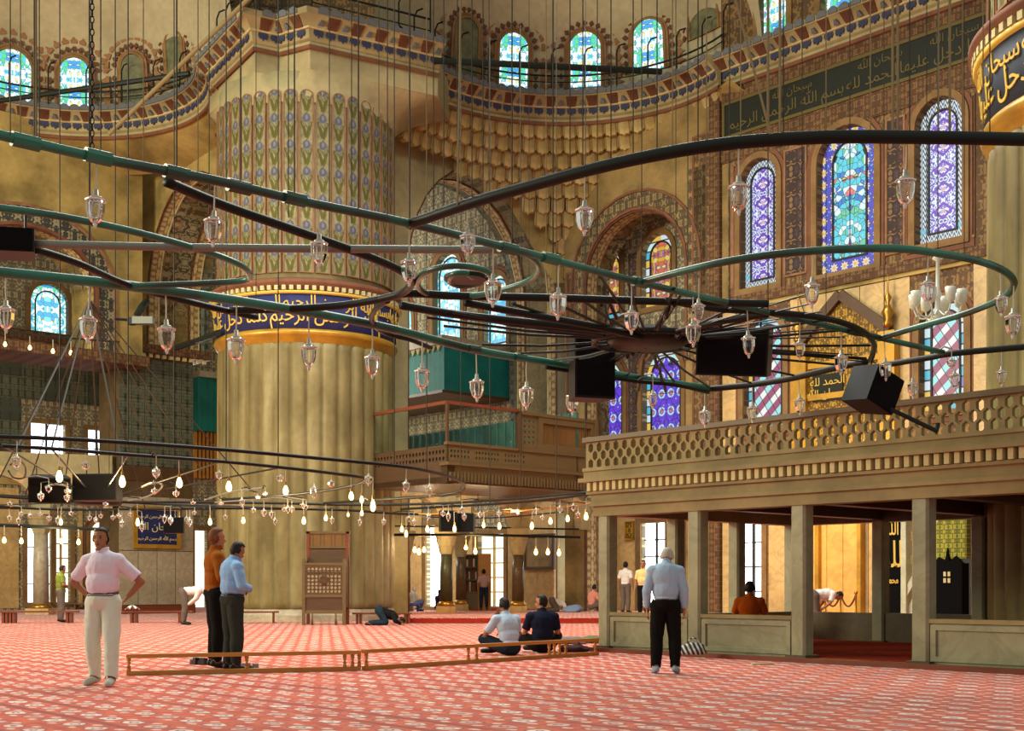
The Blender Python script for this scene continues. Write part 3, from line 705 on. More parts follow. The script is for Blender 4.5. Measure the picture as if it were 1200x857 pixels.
# tiled pier standing out of the side wall
px0, px1 = TP.x(139), TP.x(226)
tp = thing('tiled_pier', 'broad pier with grey marble below and green patterned tiles above', 'pier', M=TP.M @ T((px0+px1)/2, 0, -1.2))
hwp = (px1-px0)/2; Zc, Zt, Zm = TP.z(183, 413), TP.z(183, 420), TP.z(183, 549)
MB().prism(rect(-hwp, 0, hwp, Zc), -.6, 1.2).build('core', K['marble_dark'], tp)
def grid_pieces(root, x0, x1, z0, z1, nx, nz, gap, d, z, name, mt):
    w, h = (x1-x0)/nx, (z1-z0)/nz
    me = MB().prism(rect(-w/2+gap, -h/2+gap, w/2-gap, h/2-gap), 0, d).mesh(name, mt)
    for i in range(nx):
        for j in range(nz): inst(me, name, root, T(x0+w*(i+.5), z0+h*(j+.5), z))
grid_pieces(tp, -hwp, hwp, Zm+.05, Zt-.1, 6, 8, .012, .04, 1.2, 'tile', K['tile'])
grid_pieces(tp, -hwp, hwp, .35, TP.z(183, 600)+.6, 4, 2, .015, .05, 1.2, 'marble_slab', K['marble'])
MB().prism(rect(-hwp-.05, 0, hwp+.05, .34), 0, 1.34).build('plinth', K['wood_red'], tp)
MB().prism(rect(-hwp, Zm-.55, hwp, Zm), 1.2, 1.26).build('frieze', K['wood_dark'], tp)
MB().prism(rect(-hwp-.2, Zc-.1, hwp+.7, Zc+.25), -.4, 1.5).build('cornice', K['orn_red'], tp)
dm = MB().box((0, 0, .08), (.16, .14, .16)).mesh('dentil', K['cream_line'])
for i in range(int((2*hwp+.7)/.3)): inst(dm, 'dentil', tp, T(-hwp+.1+i*.3, Zc-.18, 1.22))
# tiles on the recessed wall beside it
tz0, tz1 = LW.z(60, 548), LW.z(60, 412)
W4 = [(LW.x(36)-.2, LW.x(76)+.2, LW.z(56, 541)-.2, LW.z(56, 497)+.2), (LW.x(103)-.2, LW.x(138)+.2, LW.z(120, 548)-.2, LW.z(120, 505)+.2)]
tw = 1.05; x = LW.x(-30)
tm = MB().prism(rect(-tw/2+.012, -.5, tw/2-.012, .5), 0, .04).mesh('tile', K['tile_dark']); tm2 = MB().prism(rect(-tw/2+.012, -.5, tw/2-.012, .5), 0, .04).mesh('tile', K['tile'])
while x < LW.x(137)-tw*.4:
    z = tz0
    while z < tz1-.4:
        if not any(x < b and x+tw > a and z < d and z+1.0 > c for a, b, c, d in W4): inst(tm2 if R.random() < .35 else tm, 'tile', lw_, T(x+tw/2, z+.5, 0))
        z += 1.02
    x += tw
MB().prism(rect(LW.x(-30), tz1, LW.x(139), tz1+.7), 0, .9).build('ledge', K['orn_red'], lw_)
MB().prism(rect(LW.x(-30), tz0-.9, LW.x(139), tz0-.1), 0, .12).build('frieze', K['stone'], lw_)

MB().prism(rect(-9, 9.75, s3(172)-s3(32), 10.15), -2.3, .25).build('ledge', K['orn_red'], ar3)

# upright painted strips on the face of the corner arcade
for a_, b_, mt_ in ((812, 841, 'orn_wall'), (664, 676, 'orn_wall')):
    xa_, xb_ = QI.x(a_)-QI.x(742), QI.x(b_)-QI.x(742); z0_, z1_ = 5.4, (16.6 if a_ > 700 else 13.0)
    MB().prism(rect(xa_+.08, z0_, xb_-.08, z1_), 0, .03).build('painted_strip', K[mt_], ar2)
    MB().prism(rect(xa_, z0_-.08, xb_, z1_+.08), 0, .05, None, [rect(xa_+.08, z0_, xb_-.08, z1_)]).build('strip_border', K['red_line'], ar2)
xa_, xb_, zt_2 = QI.x(700)-QI.x(742), QI.x(806)-QI.x(742), 15.6
MB().prism(rect(hw_+.9, zs2-1.0, xb_+.05, zt_2), 0, .03).build('painted_field', K['orn_band'], ar2)
# ------------------------------------------------------------------ great columns
def fl_prof(th, n, r, d):
    k = abs(((th*n/(2*pi)) % 1.0)-.5)*2          # 0 middle of a flute, 1 seam
    return r-d*(1-sqrt(max(0, 1-k*k*.98)))
def great_column(name, label, C, full=True, band_mat='navy', face=-pi/2):
    root = thing(name, label, 'column', (C.x, C.y, 0), face+pi/2)
    n = 36; per = 10
    def ring(z, r, d): return [(fl_prof(2*pi*i/(n*per), n, r, d)*cos(2*pi*i/(n*per)), fl_prof(2*pi*i/(n*per), n, r, d)*sin(2*pi*i/(n*per)), z) for i in range(n*per)]
    mb = MB(); zs = [(.40, RC-.12, .0), (.46, RC-.03, .06), (.6, RC, .16), (4, RC, .16), (8.55, RC-.02, .16), (8.75, RC-.03, .08), (8.8, RC-.1, 0)]
    vs = []; fs = []; Nn = n*per
    for z, r, d in zs: vs += ring(z, r, d)
    for i in range(len(zs)-1):
        for k in range(Nn): l = (k+1) % Nn; fs.append((i*Nn+k, i*Nn+l, (i+1)*Nn+l, (i+1)*Nn+k))
    mb.add(vs, fs); mb.build('fluted_shaft', K['col'], root, True)
    MB().lathe([(RC+.06, 0), (RC+.06, .2), (RC+.0, .26), (RC-.02, .36), (RC-.2, .42)], 72).build('base', K['marble'], root)
    MB().lathe([(RC-.25, 8.7), (RC-.04, 8.78), (RC-.04, 8.92), (RC+.06, 8.98), (RC+.1, 9.08), (RC+.06, 9.18), (RC-.2, 9.2)], 72).build('lower_moulding', K['gold'], root, True)
    MB().lathe([(RC-.1, 9.16), (RC+.03, 9.2), (RC+.08, 9.7), (RC+.14, 10.28), (RC-.1, 10.32)], 72).build('inscription_band', K[band_mat], root, True)
    MB().lathe([(RC, 10.24), (RC+.2, 10.26), (RC+.22, 10.34), (RC+.14, 10.36), (RC-.2, 10.38)], 72).build('gilt_fillet', K['gold_ink'], root, True)
    nt = 84; te = MB().box((0, 0, 0), (.12, .16, .14)).mesh('leaf_dentil', K['cream_line'])
    for i in range(nt):
        a = 2*pi*i/nt; w_ = C+V((cos(a+face+pi/2), sin(a+face+pi/2), 0))
        if (w_-C).dot(V((0, 0, 0))-C) > -8: inst(te, 'leaf_dentil', root, RZ(a) @ T(RC+.16, 0, 10.43) @ RZ(pi/2))
    MB().lathe([(RC-.1, 10.36), (RC+.16, 10.4), (RC+.16, 10.5), (RC+.3, 10.56), (RC+.3, 10.66), (RC+.18, 10.74), (RC-.02, 10.8), (RC-.2, 10.8)], 72).build('upper_moulding', K['red_line'], root, True)
    # gold Arabic on the band
    acc = pi+.62
    i = 0; a = -pi/2-1.25
    seq = [AR3, AR1, AR2, AR4, AR1, AR3, AR4, AR2, AR1, AR3]
    for z0, sz, off in ((9.42, .52, 0.0), (9.86, .44, 2.0)):
        i = int(off); a = -pi/2-1.4
        while a < -pi/2+1.35 and i < 10:
            me = text_mesh(seq[i], sz, .012, 2, K['gold_ink'], .002); xs = [v.co.x for v in me.vertices]; w = max(xs)-min(xs); x0 = min(xs)
            for v in me.vertices:
                t = a+(v.co.x-x0)/(RC+.1); y = v.co.y; r = RC+.05+.1*(z0+y-9.2)+v.co.z; v.co = (r*cos(t), r*sin(t), z0+y*1.15)
            inst(me, 'lettering', root, Matrix.Identity(4)); a += (w+.06)/(RC+.1); i += 1
    r2 = RC-.05
    MB().lathe([(r2-.04, 10.7), (r2-.04, 16.3), (r2-.04, 17.3)], 72, None, 0).build('upper_shaft', K['stone_pale'], root, True)
    # painted strips with rounded heads
    mb = MB(); ww = 2*pi*r2/36; hw = ww/2-.035; ol = arch(2*hw, 5.75, hw, 8)
    flat_ = [(p[0], p[1]) for p in ol]
    def wrap(p, r): t = p[0]/r2; return (r*sin(t), -r*cos(t), 10.95+p[1])
    def strip_mesh(o, i_, d, nm, mt, hole=None):
        m_ = MB().prism(o, 0, d, None, [hole] if hole else ())
        m_.v = [V(wrap((v.x, v.y), r2-.02+v.z)) for v in m_.v]; return m_.mesh(nm, mt)
    inner = arch(2*hw-.07, 5.75-.07, hw-.035, 8, 0, .035)
    sm = strip_mesh(inner, 0, .05, 'painted_strip', K['strip']); fm = strip_mesh(ol, 0, .07, 'strip_border', K['terra'], inner)
    for i in range(36):
        a = 2*pi*i/36; d = V((sin(a+face+pi/2), -cos(a+face+pi/2), 0))
        if d.dot((V((0, 0, 0))-C).normalized()) > -.12:
            inst(sm, 'painted_strip', root, RZ(a)); inst(fm, 'strip_border', root, RZ(a))
    return root
great_column('great_column', 'huge fluted column in mid hall with blue inscription band and tulip strips', C0, face=atan2(-C0.y, -C0.x))
great_column('great_column', 'huge fluted column at the edge of the hall behind the marble platform', C1, band_mat='navy_dark', face=atan2(-C1.y, -C1.x))
# pier head over the middle column
blk = [(-10.4, 43.9), (-8.05, 40.15), (-7.35, 40.55), (-6.3, 39.95), (-2.45, 42.2), (-2.2, 44.5), (-10.4, 46)]
ph = thing('pier_head', 'angled stone block crowning the middle column under the blue cornice', 'pier', (C0.x, C0.y, 0))
mb = MB(); cyl = []
# upper block
mb.prism(blk, 17.28, 18.6); mb.build('block', K['stone_pale'], ph, False, True)
def blk_pt(a, r):                                # point of the block outline in direction a from the column's axis
    d = V((cos(a), sin(a), 0)); best = 0
    n = len(blk)
    for i in range(n):
        p, q = V(blk[i]+(0,))-C0, V(blk[(i+1) % n]+(0,))-C0; e = q-p; den = d.x*e.y-d.y*e.x
        if abs(den) < 1e-6: continue
        t = (p.x*e.y-p.y*e.x)/den; u = (p.x*d.y-p.y*d.x)/den
        if t > 0 and -1e-6 <= u <= 1+1e-6: best = max(best, t)
    return best
mb = MB(); na = 96
mb.grid(lambda u, v: (lambda a, s: tuple(C0+V((cos(a), sin(a), 0))*((RC-.03)*(1-s)+blk_pt(a, 1)*s)+UP*(16.3+1.0*v)))(2*pi*u, v*v), na, 6)
mb.build('corbel', K['stone_pale'], ph, True, True)
# ------------------------------------------------------------------ cornices with palmettes and brackets
EC = V((1.8, 41.0, 0)); EL = V((-15.7, 42.5, 0)); ER = 5.65
def arc(c, r, a0, a1, n): return [(c.x+r*cos(a0+(a1-a0)*i/n), c.y+r*sin(a0+(a1-a0)*i/n)) for i in range(n+1)]
prof = [(0, 18.0), (.09, 18.0), (.1, 18.09), (.04, 18.11), (.15, 18.17), (.16, 18.2), (.19, 18.44), (.24, 18.46), (.26, 18.5), (.52, 18.74), (.58, 18.76), (.6, 18.94), (.5, 18.97), (0, 18.97)]
pal = MB().prism([(-.15, 0), (-.17, -.1), (-.12, -.2), (-.06, -.17), (0, -.27), (.06, -.17), (.12, -.2), (.17, -.1), (.15, 0)], 0, .03)
pal_m = pal.mesh('palmette', K['blue'])
pal2 = MB().prism([(-.17, 0), (.17, 0), (.18, .12), (.1, .19), (0, .22), (-.1, .19), (-.18, .12)], 0, .04).mesh('crest', K['blue_pale'])
crown = MB().prism([(-.1, 0), (.1, 0), (.04, .17), (-.04, .17)], 0, .05).mesh('palmette', K['blue_pale'])
br = MB().add([(-.14, 0, 0), (.14, 0, 0), (-.2, .28, .0), (.2, .28, .0), (-.2, .28, .33), (.2, .28, .33), (-.14, .02, .05), (.14, .02, .05)],
              [(0, 1, 7, 6), (6, 7, 5, 4), (2, 4, 5, 3), (0, 6, 4, 2), (1, 3, 5, 7), (0, 2, 3, 1)])
br_m = br.mesh('bracket', K['terra_dark']); br_c = br.mesh('bracket', K['cream_line'])
def cornice(n, label, path, sp=.40):
    root = thing('trim_%d' % n, label, None); root['kind'] = 'structure'
    root['label'] = label
    MB().sweep(path, prof).build('moulding', K['stone_pale'], root, 'a')
    MB().sweep([p for p in path], [(.09, 17.86), (.13, 17.88), (.13, 17.98), (.1, 18.0)]).build('red_fillet', K['red_line'], root)
    MB().sweep([p for p in path], [(.245, 18.45), (.275, 18.47), (.27, 18.5), (.24, 18.5)]).build('gilt_line', K['cream_line'], root)
    # pieces
    pts = [V((p[0], p[1], 0)) for p in path]; L = [0]
    for i in range(1, len(pts)): L.append(L[-1]+(pts[i]-pts[i-1]).length)
    def at(s):
        for i in range(1, len(L)):
            if s <= L[i] or i == len(L)-1:
                t = (s-L[i-1])/(L[i]-L[i-1]); d = (pts[i]-pts[i-1]).normalized(); return pts[i-1].lerp(pts[i], t), d
    m = int(L[-1]/sp)
    for k in range(m):
        p, d = at((k+.5)*L[-1]/m); n_ = V((d.y, -d.x, 0))
        inst(pal_m, 'palmette', root, frame(p+n_*.175+UP*18.44, d) @ Matrix.Rotation(-.12, 4, 'X'))
        inst(pal2, 'crest', root, frame(p+n_*.585+UP*18.80, d))
        if k % 2 == 0: inst(br_m if k % 4 else br_m, 'bracket', root, frame(p+n_*.24+UP*18.47, d))
        else: inst(crown, 'palmette', root, frame(p+n_*.34+UP*18.53, d) @ Matrix.Rotation(.75, 4, 'X'))
    return root
path_r = arc(EC, ER, radians(163), radians(22), 40)
path_l = arc(EL, ER, radians(168), radians(12), 40)
cornice(1, 'curved cornice with blue palmettes over the honeycomb niche', path_r)
cornice(2, 'curved cornice with blue palmettes over the yellow stained niche', path_l)
cornice(3, 'zigzag cornice with blue palmettes on the pier head', [(-10.2, 43.6), (-8.05, 40.15), (-7.35, 40.55), (-6.3, 39.95), (-2.45, 42.2)])
qs = QI.pt(848); qe = QI.pt(1330)
cornice(4, 'straight cornice with blue palmettes above the long inscription', [(qs.x, qs.y), (qe.x, qe.y)])
# soffits between cornice and walls
for c_, nm, mt, a0, a1 in ((EC, 'vault_shelf', 'stone', 168, 15), (EL, 'vault_shelf', 'stone', 172, 5)):
    mb = MB(); mb.grid(lambda u, v: (lambda a, r: (c_.x+r*cos(a), c_.y+r*sin(a), 17.95-.75*v**.7))(radians(a0+(a1-a0)*u), ER-.05+(1.9 if c_ is EC else 2.0)*v), 48, 4)
    struct(mb.build('ceiling_shelf', K[mt], None, True))
# honeycomb cells under the curved cornice
hc = thing('honeycomb_vaulting', 'rows of small ochre honeycomb cells corbelled between the arches', 'vaulting', (EC.x, EC.y, 0))
def cell(w, h, d, lean):
    ol = [(-w/2, h), (-w/2, h*.28), (-w*.38, h*.12), (-w*.16, h*.1), (0, 0), (w*.16, h*.1), (w*.38, h*.12), (w/2, h*.28), (w/2, h)]
    mb = MB(); n = len(ol); vs = []
    for (x, y) in ol: vs.append((x*.97, y, lean*(y/h)**1.5+d*(1-(2*x/w)**2)*.5))
    for (x, y) in ol: vs.append((x*.97, y, -.16))
    c = len(vs); vs.append((0, h*.6, lean*.5+d)); fs = []
    for i in range(n): j = (i+1) % n; fs.append((i, j, c)); fs.append((j, i, i+n, j+n))
    return mb.add(vs, fs)
cm = Mt('honeycomb_stone', .85, .1); x, y, z = cm.xyz(); oi = cm.node('ShaderNodeObjectInfo')
rnd = S(cm, oi.outputs['Random'])
cc = cm.mix(rnd, srgb(172, 148, 92)+(1.0,), srgb(194, 172, 118)+(1.0,)); cc = cm.mix(cm.ss((x.abs()-.2).abs(), .03, .01)*.6, cc, srgb(96, 62, 34)+(1.0,))
K['cell'] = cm.color(cm.grime(cc, None, .3, 3.0)).mat
cell_m = cell(.50, .62, .12, .16).mesh('honeycomb_cell', K['cell'])
rows = [(0, 17.42, 5.78, 160, 24), (1, 16.98, 6.12, 156, 27), (2, 16.54, 6.5, 150, 33), (3, 16.10, 6.9, 124, 35), (4, 15.66, 7.2, 113, 37), (5, 15.2, 7.5, 101, 59), (6, 14.76, 7.8, 97, 66),
        (7, 14.3, 8.1, 93, 70), (8, 13.86, 8.3, 91, 74), (9, 13.4, 8.45, 90, 77), (10, 12.95, 8.6, 89, 79)]
for k, z, r, a0, a1 in rows:
    nC = max(1, int(r*radians(a0-a1)/.5))
    for i in range(nC):
        a = radians(a0-(a0-a1)*(i+.5)/nC); p = V((r*cos(a), r*sin(a), z)); d = V((sin(a), -cos(a), 0))
        inst(cell_m, 'honeycomb_cell', hc, frame(p, d))
# solid backing for the lower rows
mb = MB(); mb.grid(lambda u, v: (lambda a, r: (EC.x+r*cos(a), EC.y+r*sin(a), 12.9+4.0*v))(radians(91+v*18-(12+v*36)*u), 8.75-.9*v), 14, 8)
struct(mb.build('wall_spandrel', K['stone'], None, True))
# ------------------------------------------------------------------ half domes with sunburst windows
def half_dome(name, c, a0, a1, label):
    r0 = 6.45; mb = MB()
    def f(u, v):
        a = radians(a0+(a1-a0)*u); e = v*radians(70); return (c.x+r0*cos(e)**.8*cos(a), c.y+r0*cos(e)**.8*sin(a), 18.6+7.5*sin(e))
    mb.grid(f, 48, 20); o = struct(mb.build(name, K['plaster'], None, True), label); return o
half_dome('ceiling_half_dome', EC, 172, 8, 'cream half dome over the honeycomb niche')
half_dome('ceiling_half_dome', EL, 182, 4, 'cream half dome over the yellow stained niche')
def dome_window(c, px, ytop, ybot, wpx, kind, label):
    r = 6.22; k = (px-CX)/FPX
    # ray in plan from the eye: (k t, t); meet the far side of the circle
    aa = k*k+1; bb = -2*(k*c.x+c.y); cc_ = c.x*c.x+c.y*c.y-r*r; D = (-bb+sqrt(bb*bb-4*aa*cc_))/(2*aa)
    p = V((k*D, D, 0)); n = (V((c.x, c.y, 0))-p).normalized(); dx = V((-n.y, n.x, 0))
    w = wpx/FPX*D/max(.5, abs(dx.x)); zb, zt = zat(ybot, D), zat(ytop, D); h = zt-zb
    WCOUNT[0] += 1
    M = frame(p+UP*zb, dx) @ Matrix.Rotation(.10, 4, 'X')
    root = thing('window_%d' % (NWIN+WCOUNT[0]), label, None, M=M); root['kind'] = 'structure'
    ol = lambda d, y=0: arch(w+2*d, h+d, (w+2*d)/2, 14, 0, y)
    MB().prism(ol(.0), 0, .03).build('glass', K[kind], root)
    MB().prism(ol(.1), 0, .06, None, [ol(0, .02)]).build('frame', K['plaster_frame'], root)
    # sunburst border: one petal after another round the arch
    MB().prism(ol(.2), -.03, .03, None, [ol(.1, .02)]).build('painted_surround', K['terra'], root)
    pet = MB().prism([(-.11, 0), (.11, 0), (.13, .1), (.06, .17), (0, .34), (-.06, .17), (-.13, .1)], 0, .03).mesh('petal', K['terra'])
    pet2 = MB().prism([(-.1, 0), (0, -.12), (.1, 0), (0, .12)], 0, .03).mesh('petal', K['terra_dark'])
    
    side = int((h-w/2)/.3)
    for i in range(side):
        for sg in (-1, 1):
            inst(pet, 'petal', root, T(sg*(w/2+.53), .15+i*.3, 0) @ RZ(-sg*pi/2)); inst(pet2, 'petal', root, T(sg*(w/2+.32), .15+i*.3, .02))
    na = 11; rr = w/2+.53
    for i in range(na):
        a = pi*(i+.5)/na
        inst(pet, 'petal', root, T(rr*cos(a), h-w/2+rr*sin(a), 0) @ RZ(a-pi/2)); inst(pet2, 'petal', root, T((rr-.22)*cos(a), h-w/2+(rr-.22)*sin(a), .02) @ RZ(a-pi/2))
for a in ((601, 41, 103, 33, 'g_pale', 'green and white dome window nearest the column'), (686, 40, 103, 36, 'g_pale', 'brightest cyan dome window in mid half dome'),
          (761, 25, 84, 33, 'g_pale', 'tilted dome window with blue cells by the niche wall'), (545, 24, 92, 24, 'faded', 'unlit faded dome window beside the pier head'),
          (826, -22, 40, 26, 'faded', 'unlit dome window at the end of the half dome')):
    dome_window(EC, *a)
for a in ((14, 60, 121, 36, 'g_pale', 'cyan dome window at the edge over the yellow niche'), (88, 70, 129, 33, 'g_pale', 'cyan dome window inside the half dome over yellow niche'),
          (157, 66, 124, 26, 'faded', 'unlit grey window over the yellow niche'), (207, 40, 100, 20, 'faded', 'unlit narrow window hidden behind the pier head')):
    dome_window(EL, *a)
# iron gallery rails along the cornices
def railing(label, path, ztop, z0, n_post, bar=None):
    root = thing('gallery_railing', label, 'railing', (path[0][0], path[0][1], z0)); pts = [V((p[0], p[1], 0)) for p in path]
    for zz, r in ((ztop, .035), (z0+.55, .02), (z0+.2, .015)):
        MB().tube([p+UP*zz for p in pts], r, 6).build('rail', K['iron'], root, False, True)
    st = max(1, len(pts)//n_post)
    for i in range(0, len(pts), st):
        p = pts[i]; MB().tube([p+UP*(z0-.05), p+UP*(ztop+.75), p+UP*(ztop+.95)+V((.1, -.05, 0)), p+UP*(ztop+.98)+V((.3, -.15, 0))], .03, 5).build('post', K['iron'], root, False, True)
    return root
railing('black iron railing round the half dome over the honeycomb niche', arc(EC, ER+.1, radians(165), radians(22), 24), 19.75, 18.97, 9)
railing('black iron railing round the half dome over the yellow niche', arc(EL, ER+.1, radians(175), radians(12), 24), 19.75, 18.97, 9)
railing('short black iron railing on top of the pier head', [(-9.7, 43.4), (-8.0, 40.5), (-7.35, 40.8), (-6.3, 40.3), (-2.7, 42.4)], 19.9, 18.97, 5)
tb = P(508, 71, 41.6); te_ = P(775, 84, 43.2)
tag(MB().tube([tb, te_], .11, 8).build('tie_bar', K['iron'], None), 'thick black iron tie bar crossing the half dome windows', 'bar')
tb = P(-20, 121, 45.5); te_ = P(222, 86, 42.9)
tag(MB().tube([tb, te_], .09, 8).build('tie_bar', K['iron'], None), 'black iron tie bar in front of the yellow niche windows', 'bar')
tb = P(128, 157, 43.5); te_ = P(296, -6, 38.8)
tag(MB().tube([tb, te_], .07, 8).build('light_pole', K['cable_pale'], None), 'slanting pale pole crossing in front of the pier head cornice', 'pole')
# ------------------------------------------------------------------ marble platform on pillars (front row runs along the niche wall's direction)
MP4 = GD(1083, 17.8); MDIR = A_                    # fourth pillar of the front row
def MF(u, w, z=0.0): p = MP4+MDIR*u+B_*w; return V((p.x, p.y, z))   # u along the front (away), w into the platform
MU = 2.02                                            # pillar spacing
mah = thing('marble_platform', 'raised marble tribune on square pillars with pierced lattice parapet', 'platform', MF(MU*3, 0), atan2(-MDIR.y, -MDIR.x))
Mm = frame(MF(MU*3, 0), -MDIR)                      # local x along the front towards the viewer, y up, z outwards
def mbuild(mb, nm, mt, par=mah, smooth=False):
    return mb.build(nm, mt, par, smooth, True)
def W3(x, y, z): return Mm @ V((x, y, z))
Lf = MU*5.2
def mbox(x0, x1, y0, y1, z0, z1, nm, mt, par=mah):
    return mbuild(MB().box(((x0+x1)/2, (y0+y1)/2, (z0+z1)/2), (x1-x0, y1-y0, z1-z0), Mm), nm, mt, par)
ZB = 2.35
def pillar(x, z, w=.26):
    mb = MB(); c = .035; h = w/2
    ol = [(-h+c, -h), (h-c, -h), (h, -h+c), (h, h-c), (h-c, h), (-h+c, h), (-h, h-c), (-h, -h+c)]
    mb.prism(ol, 0, ZB+.02, Matrix.Translation(MF(MU*3, 0)) @ RZ(atan2(-MDIR.y, -MDIR.x)) @ T(x, -z, 0))
    p = mbuild(mb, 'pillar', K['marble_green'])
    q = mbuild(MB().box((x, .05, z), (w+.1, .1, w+.1), Mm), 'pillar_base', K['marble_dark'], p)
    return p
for i in range(6): pillar(MU*i, 0)
for w_ in (1.8, 3.6, 5.4): pillar(0, -w_)
for i in (1, 2): pillar(MU*i, -5.4)
# beam, soffit, deck
mbox(-.2, Lf, ZB, ZB+.17, -.16, .16, 'lower_beam', K['stone_brown'])
mbox(-.26, Lf, ZB+.17, ZB+.23, -.2, .22, 'beam_moulding', K['stone_brown'])
mbox(-.24, Lf, ZB+.23, ZB+.38, -.2, .18, 'upper_beam', K['stone_brown'])
mbox(-.16, .16, ZB, ZB+.4, -5.5, -.16, 'side_beam', K['stone_brown'])
mbox(-.16, 4.6, ZB, ZB+.4, -5.6, -5.3, 'back_beam', K['marble_dark'])
for i in range(1, 5): mbox(MU*i-.12, MU*i+.12, ZB+.04, ZB+.34, -5.3, -.16, 'cross_beam', K['wood_dark'])
mbox(-.3, Lf, ZB+.34, ZB+.42, -5.6, -.17, 'deck_underside', K['wood_dark'])
mbox(-.3, Lf, ZB+.38, ZB+.43, -.2, .24, 'fillet', K['stone_brown'])
den = MB().box((0, 0, .06), (.075, .15, .12)); dme = den.mesh('corbel', K['cream_line'])
mi_ = mw(mah).inverted()
nd = int(Lf/.15)
for i in range(nd): inst(dme, 'corbel', mah, mi_ @ (Mm @ T(-.2+i*.15, ZB+.51, .16)))
mbox(-.28, Lf, ZB+.43, ZB+.59, -.2, .16, 'corbel_backing', K['wood_dark'])
mbox(-.4, Lf, ZB+.59, ZB+.66, -.2, .34, 'ledge', K['stone_brown'])
mbox(-.36, Lf, ZB+.66, ZB+.8, -5.6, .24, 'deck', K['stone_brown'])
# pierced parapet: hexagon holes in three staggered rows
ps, pr = .20, .078
z0p, z1p = ZB+.8, ZB+1.29
def hexa(cx, cy, r): return [(cx+r*.82*cos(pi/2+k*pi/3), cy+r*1.15*sin(pi/2+k*pi/3)) for k in range(6)]
pw = ps*10
npan = int(Lf/pw)
holes = []; x0 = -.3; Lp = Lf-.1-x0
for j in range(3):
    for i in range(int(Lp/ps)):
        cx = x0+ps*(i+.5)+(ps/2 if j % 2 else 0)
        if cx < x0+Lp-.1: holes.append(hexa(cx, z0p+.11+j*.14, pr))
mbuild(MB().prism(rect(x0, z0p, x0+Lp, z1p), .14, .22, Mm, holes), 'lattice_parapet', K['stone_brown'])
mbox(-.36, Lf, z1p, z1p+.08, .08, .28, 'handrail', K['wood_mid'])
mbox(-.36, Lf, z0p-.02, z0p+.04, .1, .27, 'parapet_foot', K['stone_brown'])
mbox(-.34, -.24, z0p, z1p+.1, -5.5, .2, 'side_parapet', K['stone_brown'])
# low panelled walls between the pillars (one bay is left open)
for i in (0, 1, 3, 4):
    a, b = MU*i+.13, MU*(i+1)-.13
    p = mbox(a, b, .06, .62, -.07, .07, 'low_wall', K['marble_green'])
    mbuild(MB().prism(rect(a+.02, .1, b-.02, .6), .07, .1, Mm, [rect(a+.1, .17, b-.1, .53)]), 'panel_frame', K['marble_green'], p)
    mbuild(MB().box(((a+b)/2, .655, 0), (b-a, .06, .2), Mm), 'coping', K['stone_brown'], p)
for i in (0, 1): mbox(MU*i+.13, MU*(i+1)-.13, .06, .62, -5.47, -5.33, 'low_wall', K['marble_dark'])
mbox(-.07, .07, .06, .62, -1.67, -.13, 'low_wall', K['marble_green']); mbox(-.07, .07, .06, .62, -3.47, -1.93, 'low_wall', K['marble_green']); mbox(-.07, .07, .06, .62, -5.27, -3.73, 'low_wall', K['marble_green'])
mbox(-.3, Lf, .0, .06, -5.6, .28, 'plinth', K['marble_dark'])
mbox(-.34, Lf, .0, .075, .28, .36, 'kerb', K['wood_red'])
mbox(.15, Lf-.2, .06, .075, -5.3, -.1, 'carpet', K['carpet_edge'])
# ------------------------------------------------------------------ loge of carved wood over the corner arcade
LO = GD(524, 38.6)
lo = thing('carved_loge', 'brown carved wooden balcony with tall lattice screen behind the lamps', 'balcony', (LO.x, LO.y, 0))
Mr = frame(LO, B_); Ml = frame(LO-A_*0+A_*0, V((-A_.x, -A_.y, 0)))   # one face runs away to each side of the near corner
def lbuild(mb, nm, mt, par=lo, sm=False): return mb.build(nm, mt, par, sm, True)
z570, z545, z522, z472 = zat(566, 38.6), zat(545, 38.6), zat(521, 38.6), zat(471, 38.6)
Lr = 6.4; Ll = 4.0
lbuild(MB().prism(rect(0, z570, Lr, z545), -.3, 0, Mr), 'fascia', K['wood_mid'])
nb = 46; rb = MB().box((0, 0, .03), (.07, .28, .06)).mesh('fluting', K['wood_mid'])
for i in range(nb): inst(rb, 'fluting', lo, mw(lo).inverted() @ (Mr @ T(.1+i*Lr/nb, z570+.2, 0)))
lbuild(MB().prism(rect(-.05, z545, Lr, z545+.1), -.3, .12, Mr), 'ledge', K['wood_mid'])
def pierced(x0, x1, y0, y1, M, nm, mt, hw=.12, fr=.1):
    holes = []; nx, ny = max(1, int((x1-x0-2*fr)/hw)), max(1, int((y1-y0-2*fr)/hw)); sx, sy = (x1-x0-2*fr)/nx, (y1-y0-2*fr)/ny
    for i in range(nx):
        for j in range(ny): holes.append([(x0+fr+sx*(i+.5)+.33*sx*cos(k*pi/4), y0+fr+sy*(j+.5)+.33*sy*sin(k*pi/4)) for k in range(8)])
    p = lbuild(MB().prism(rect(x0, y0, x1, y1), -.06, 0, M, holes), nm, mt); return p
Ml2 = frame(LO+A_*Ll, -A_)                         # left face: local x runs to the corner
pierced(0, 1.0, z545+.1, z522, Mr, 'pierced_panel', K['wood_mid']); pierced(2.2, 3.3, z545+.1, z522, Mr, 'pierced_panel', K['wood_mid'])
pierced(1.0, 2.2, z545+.1, z522, Mr, 'carved_panel', K['wood_mid'])
lbuild(MB().prism(rect(3.3, z545+.1, Lr, z522), -.06, 0, Mr), 'plain_panel', K['wood_mid'])
lbuild(MB().prism(rect(-.05, z522, Lr, z522+.09), -.1, .06, Mr), 'rail', K['wood_mid'])
zt2 = z472-.12
pierced(2.95, 3.75, z522+.09, zt2, Mr, 'pierced_panel', K['wood_mid'], .16, .12)
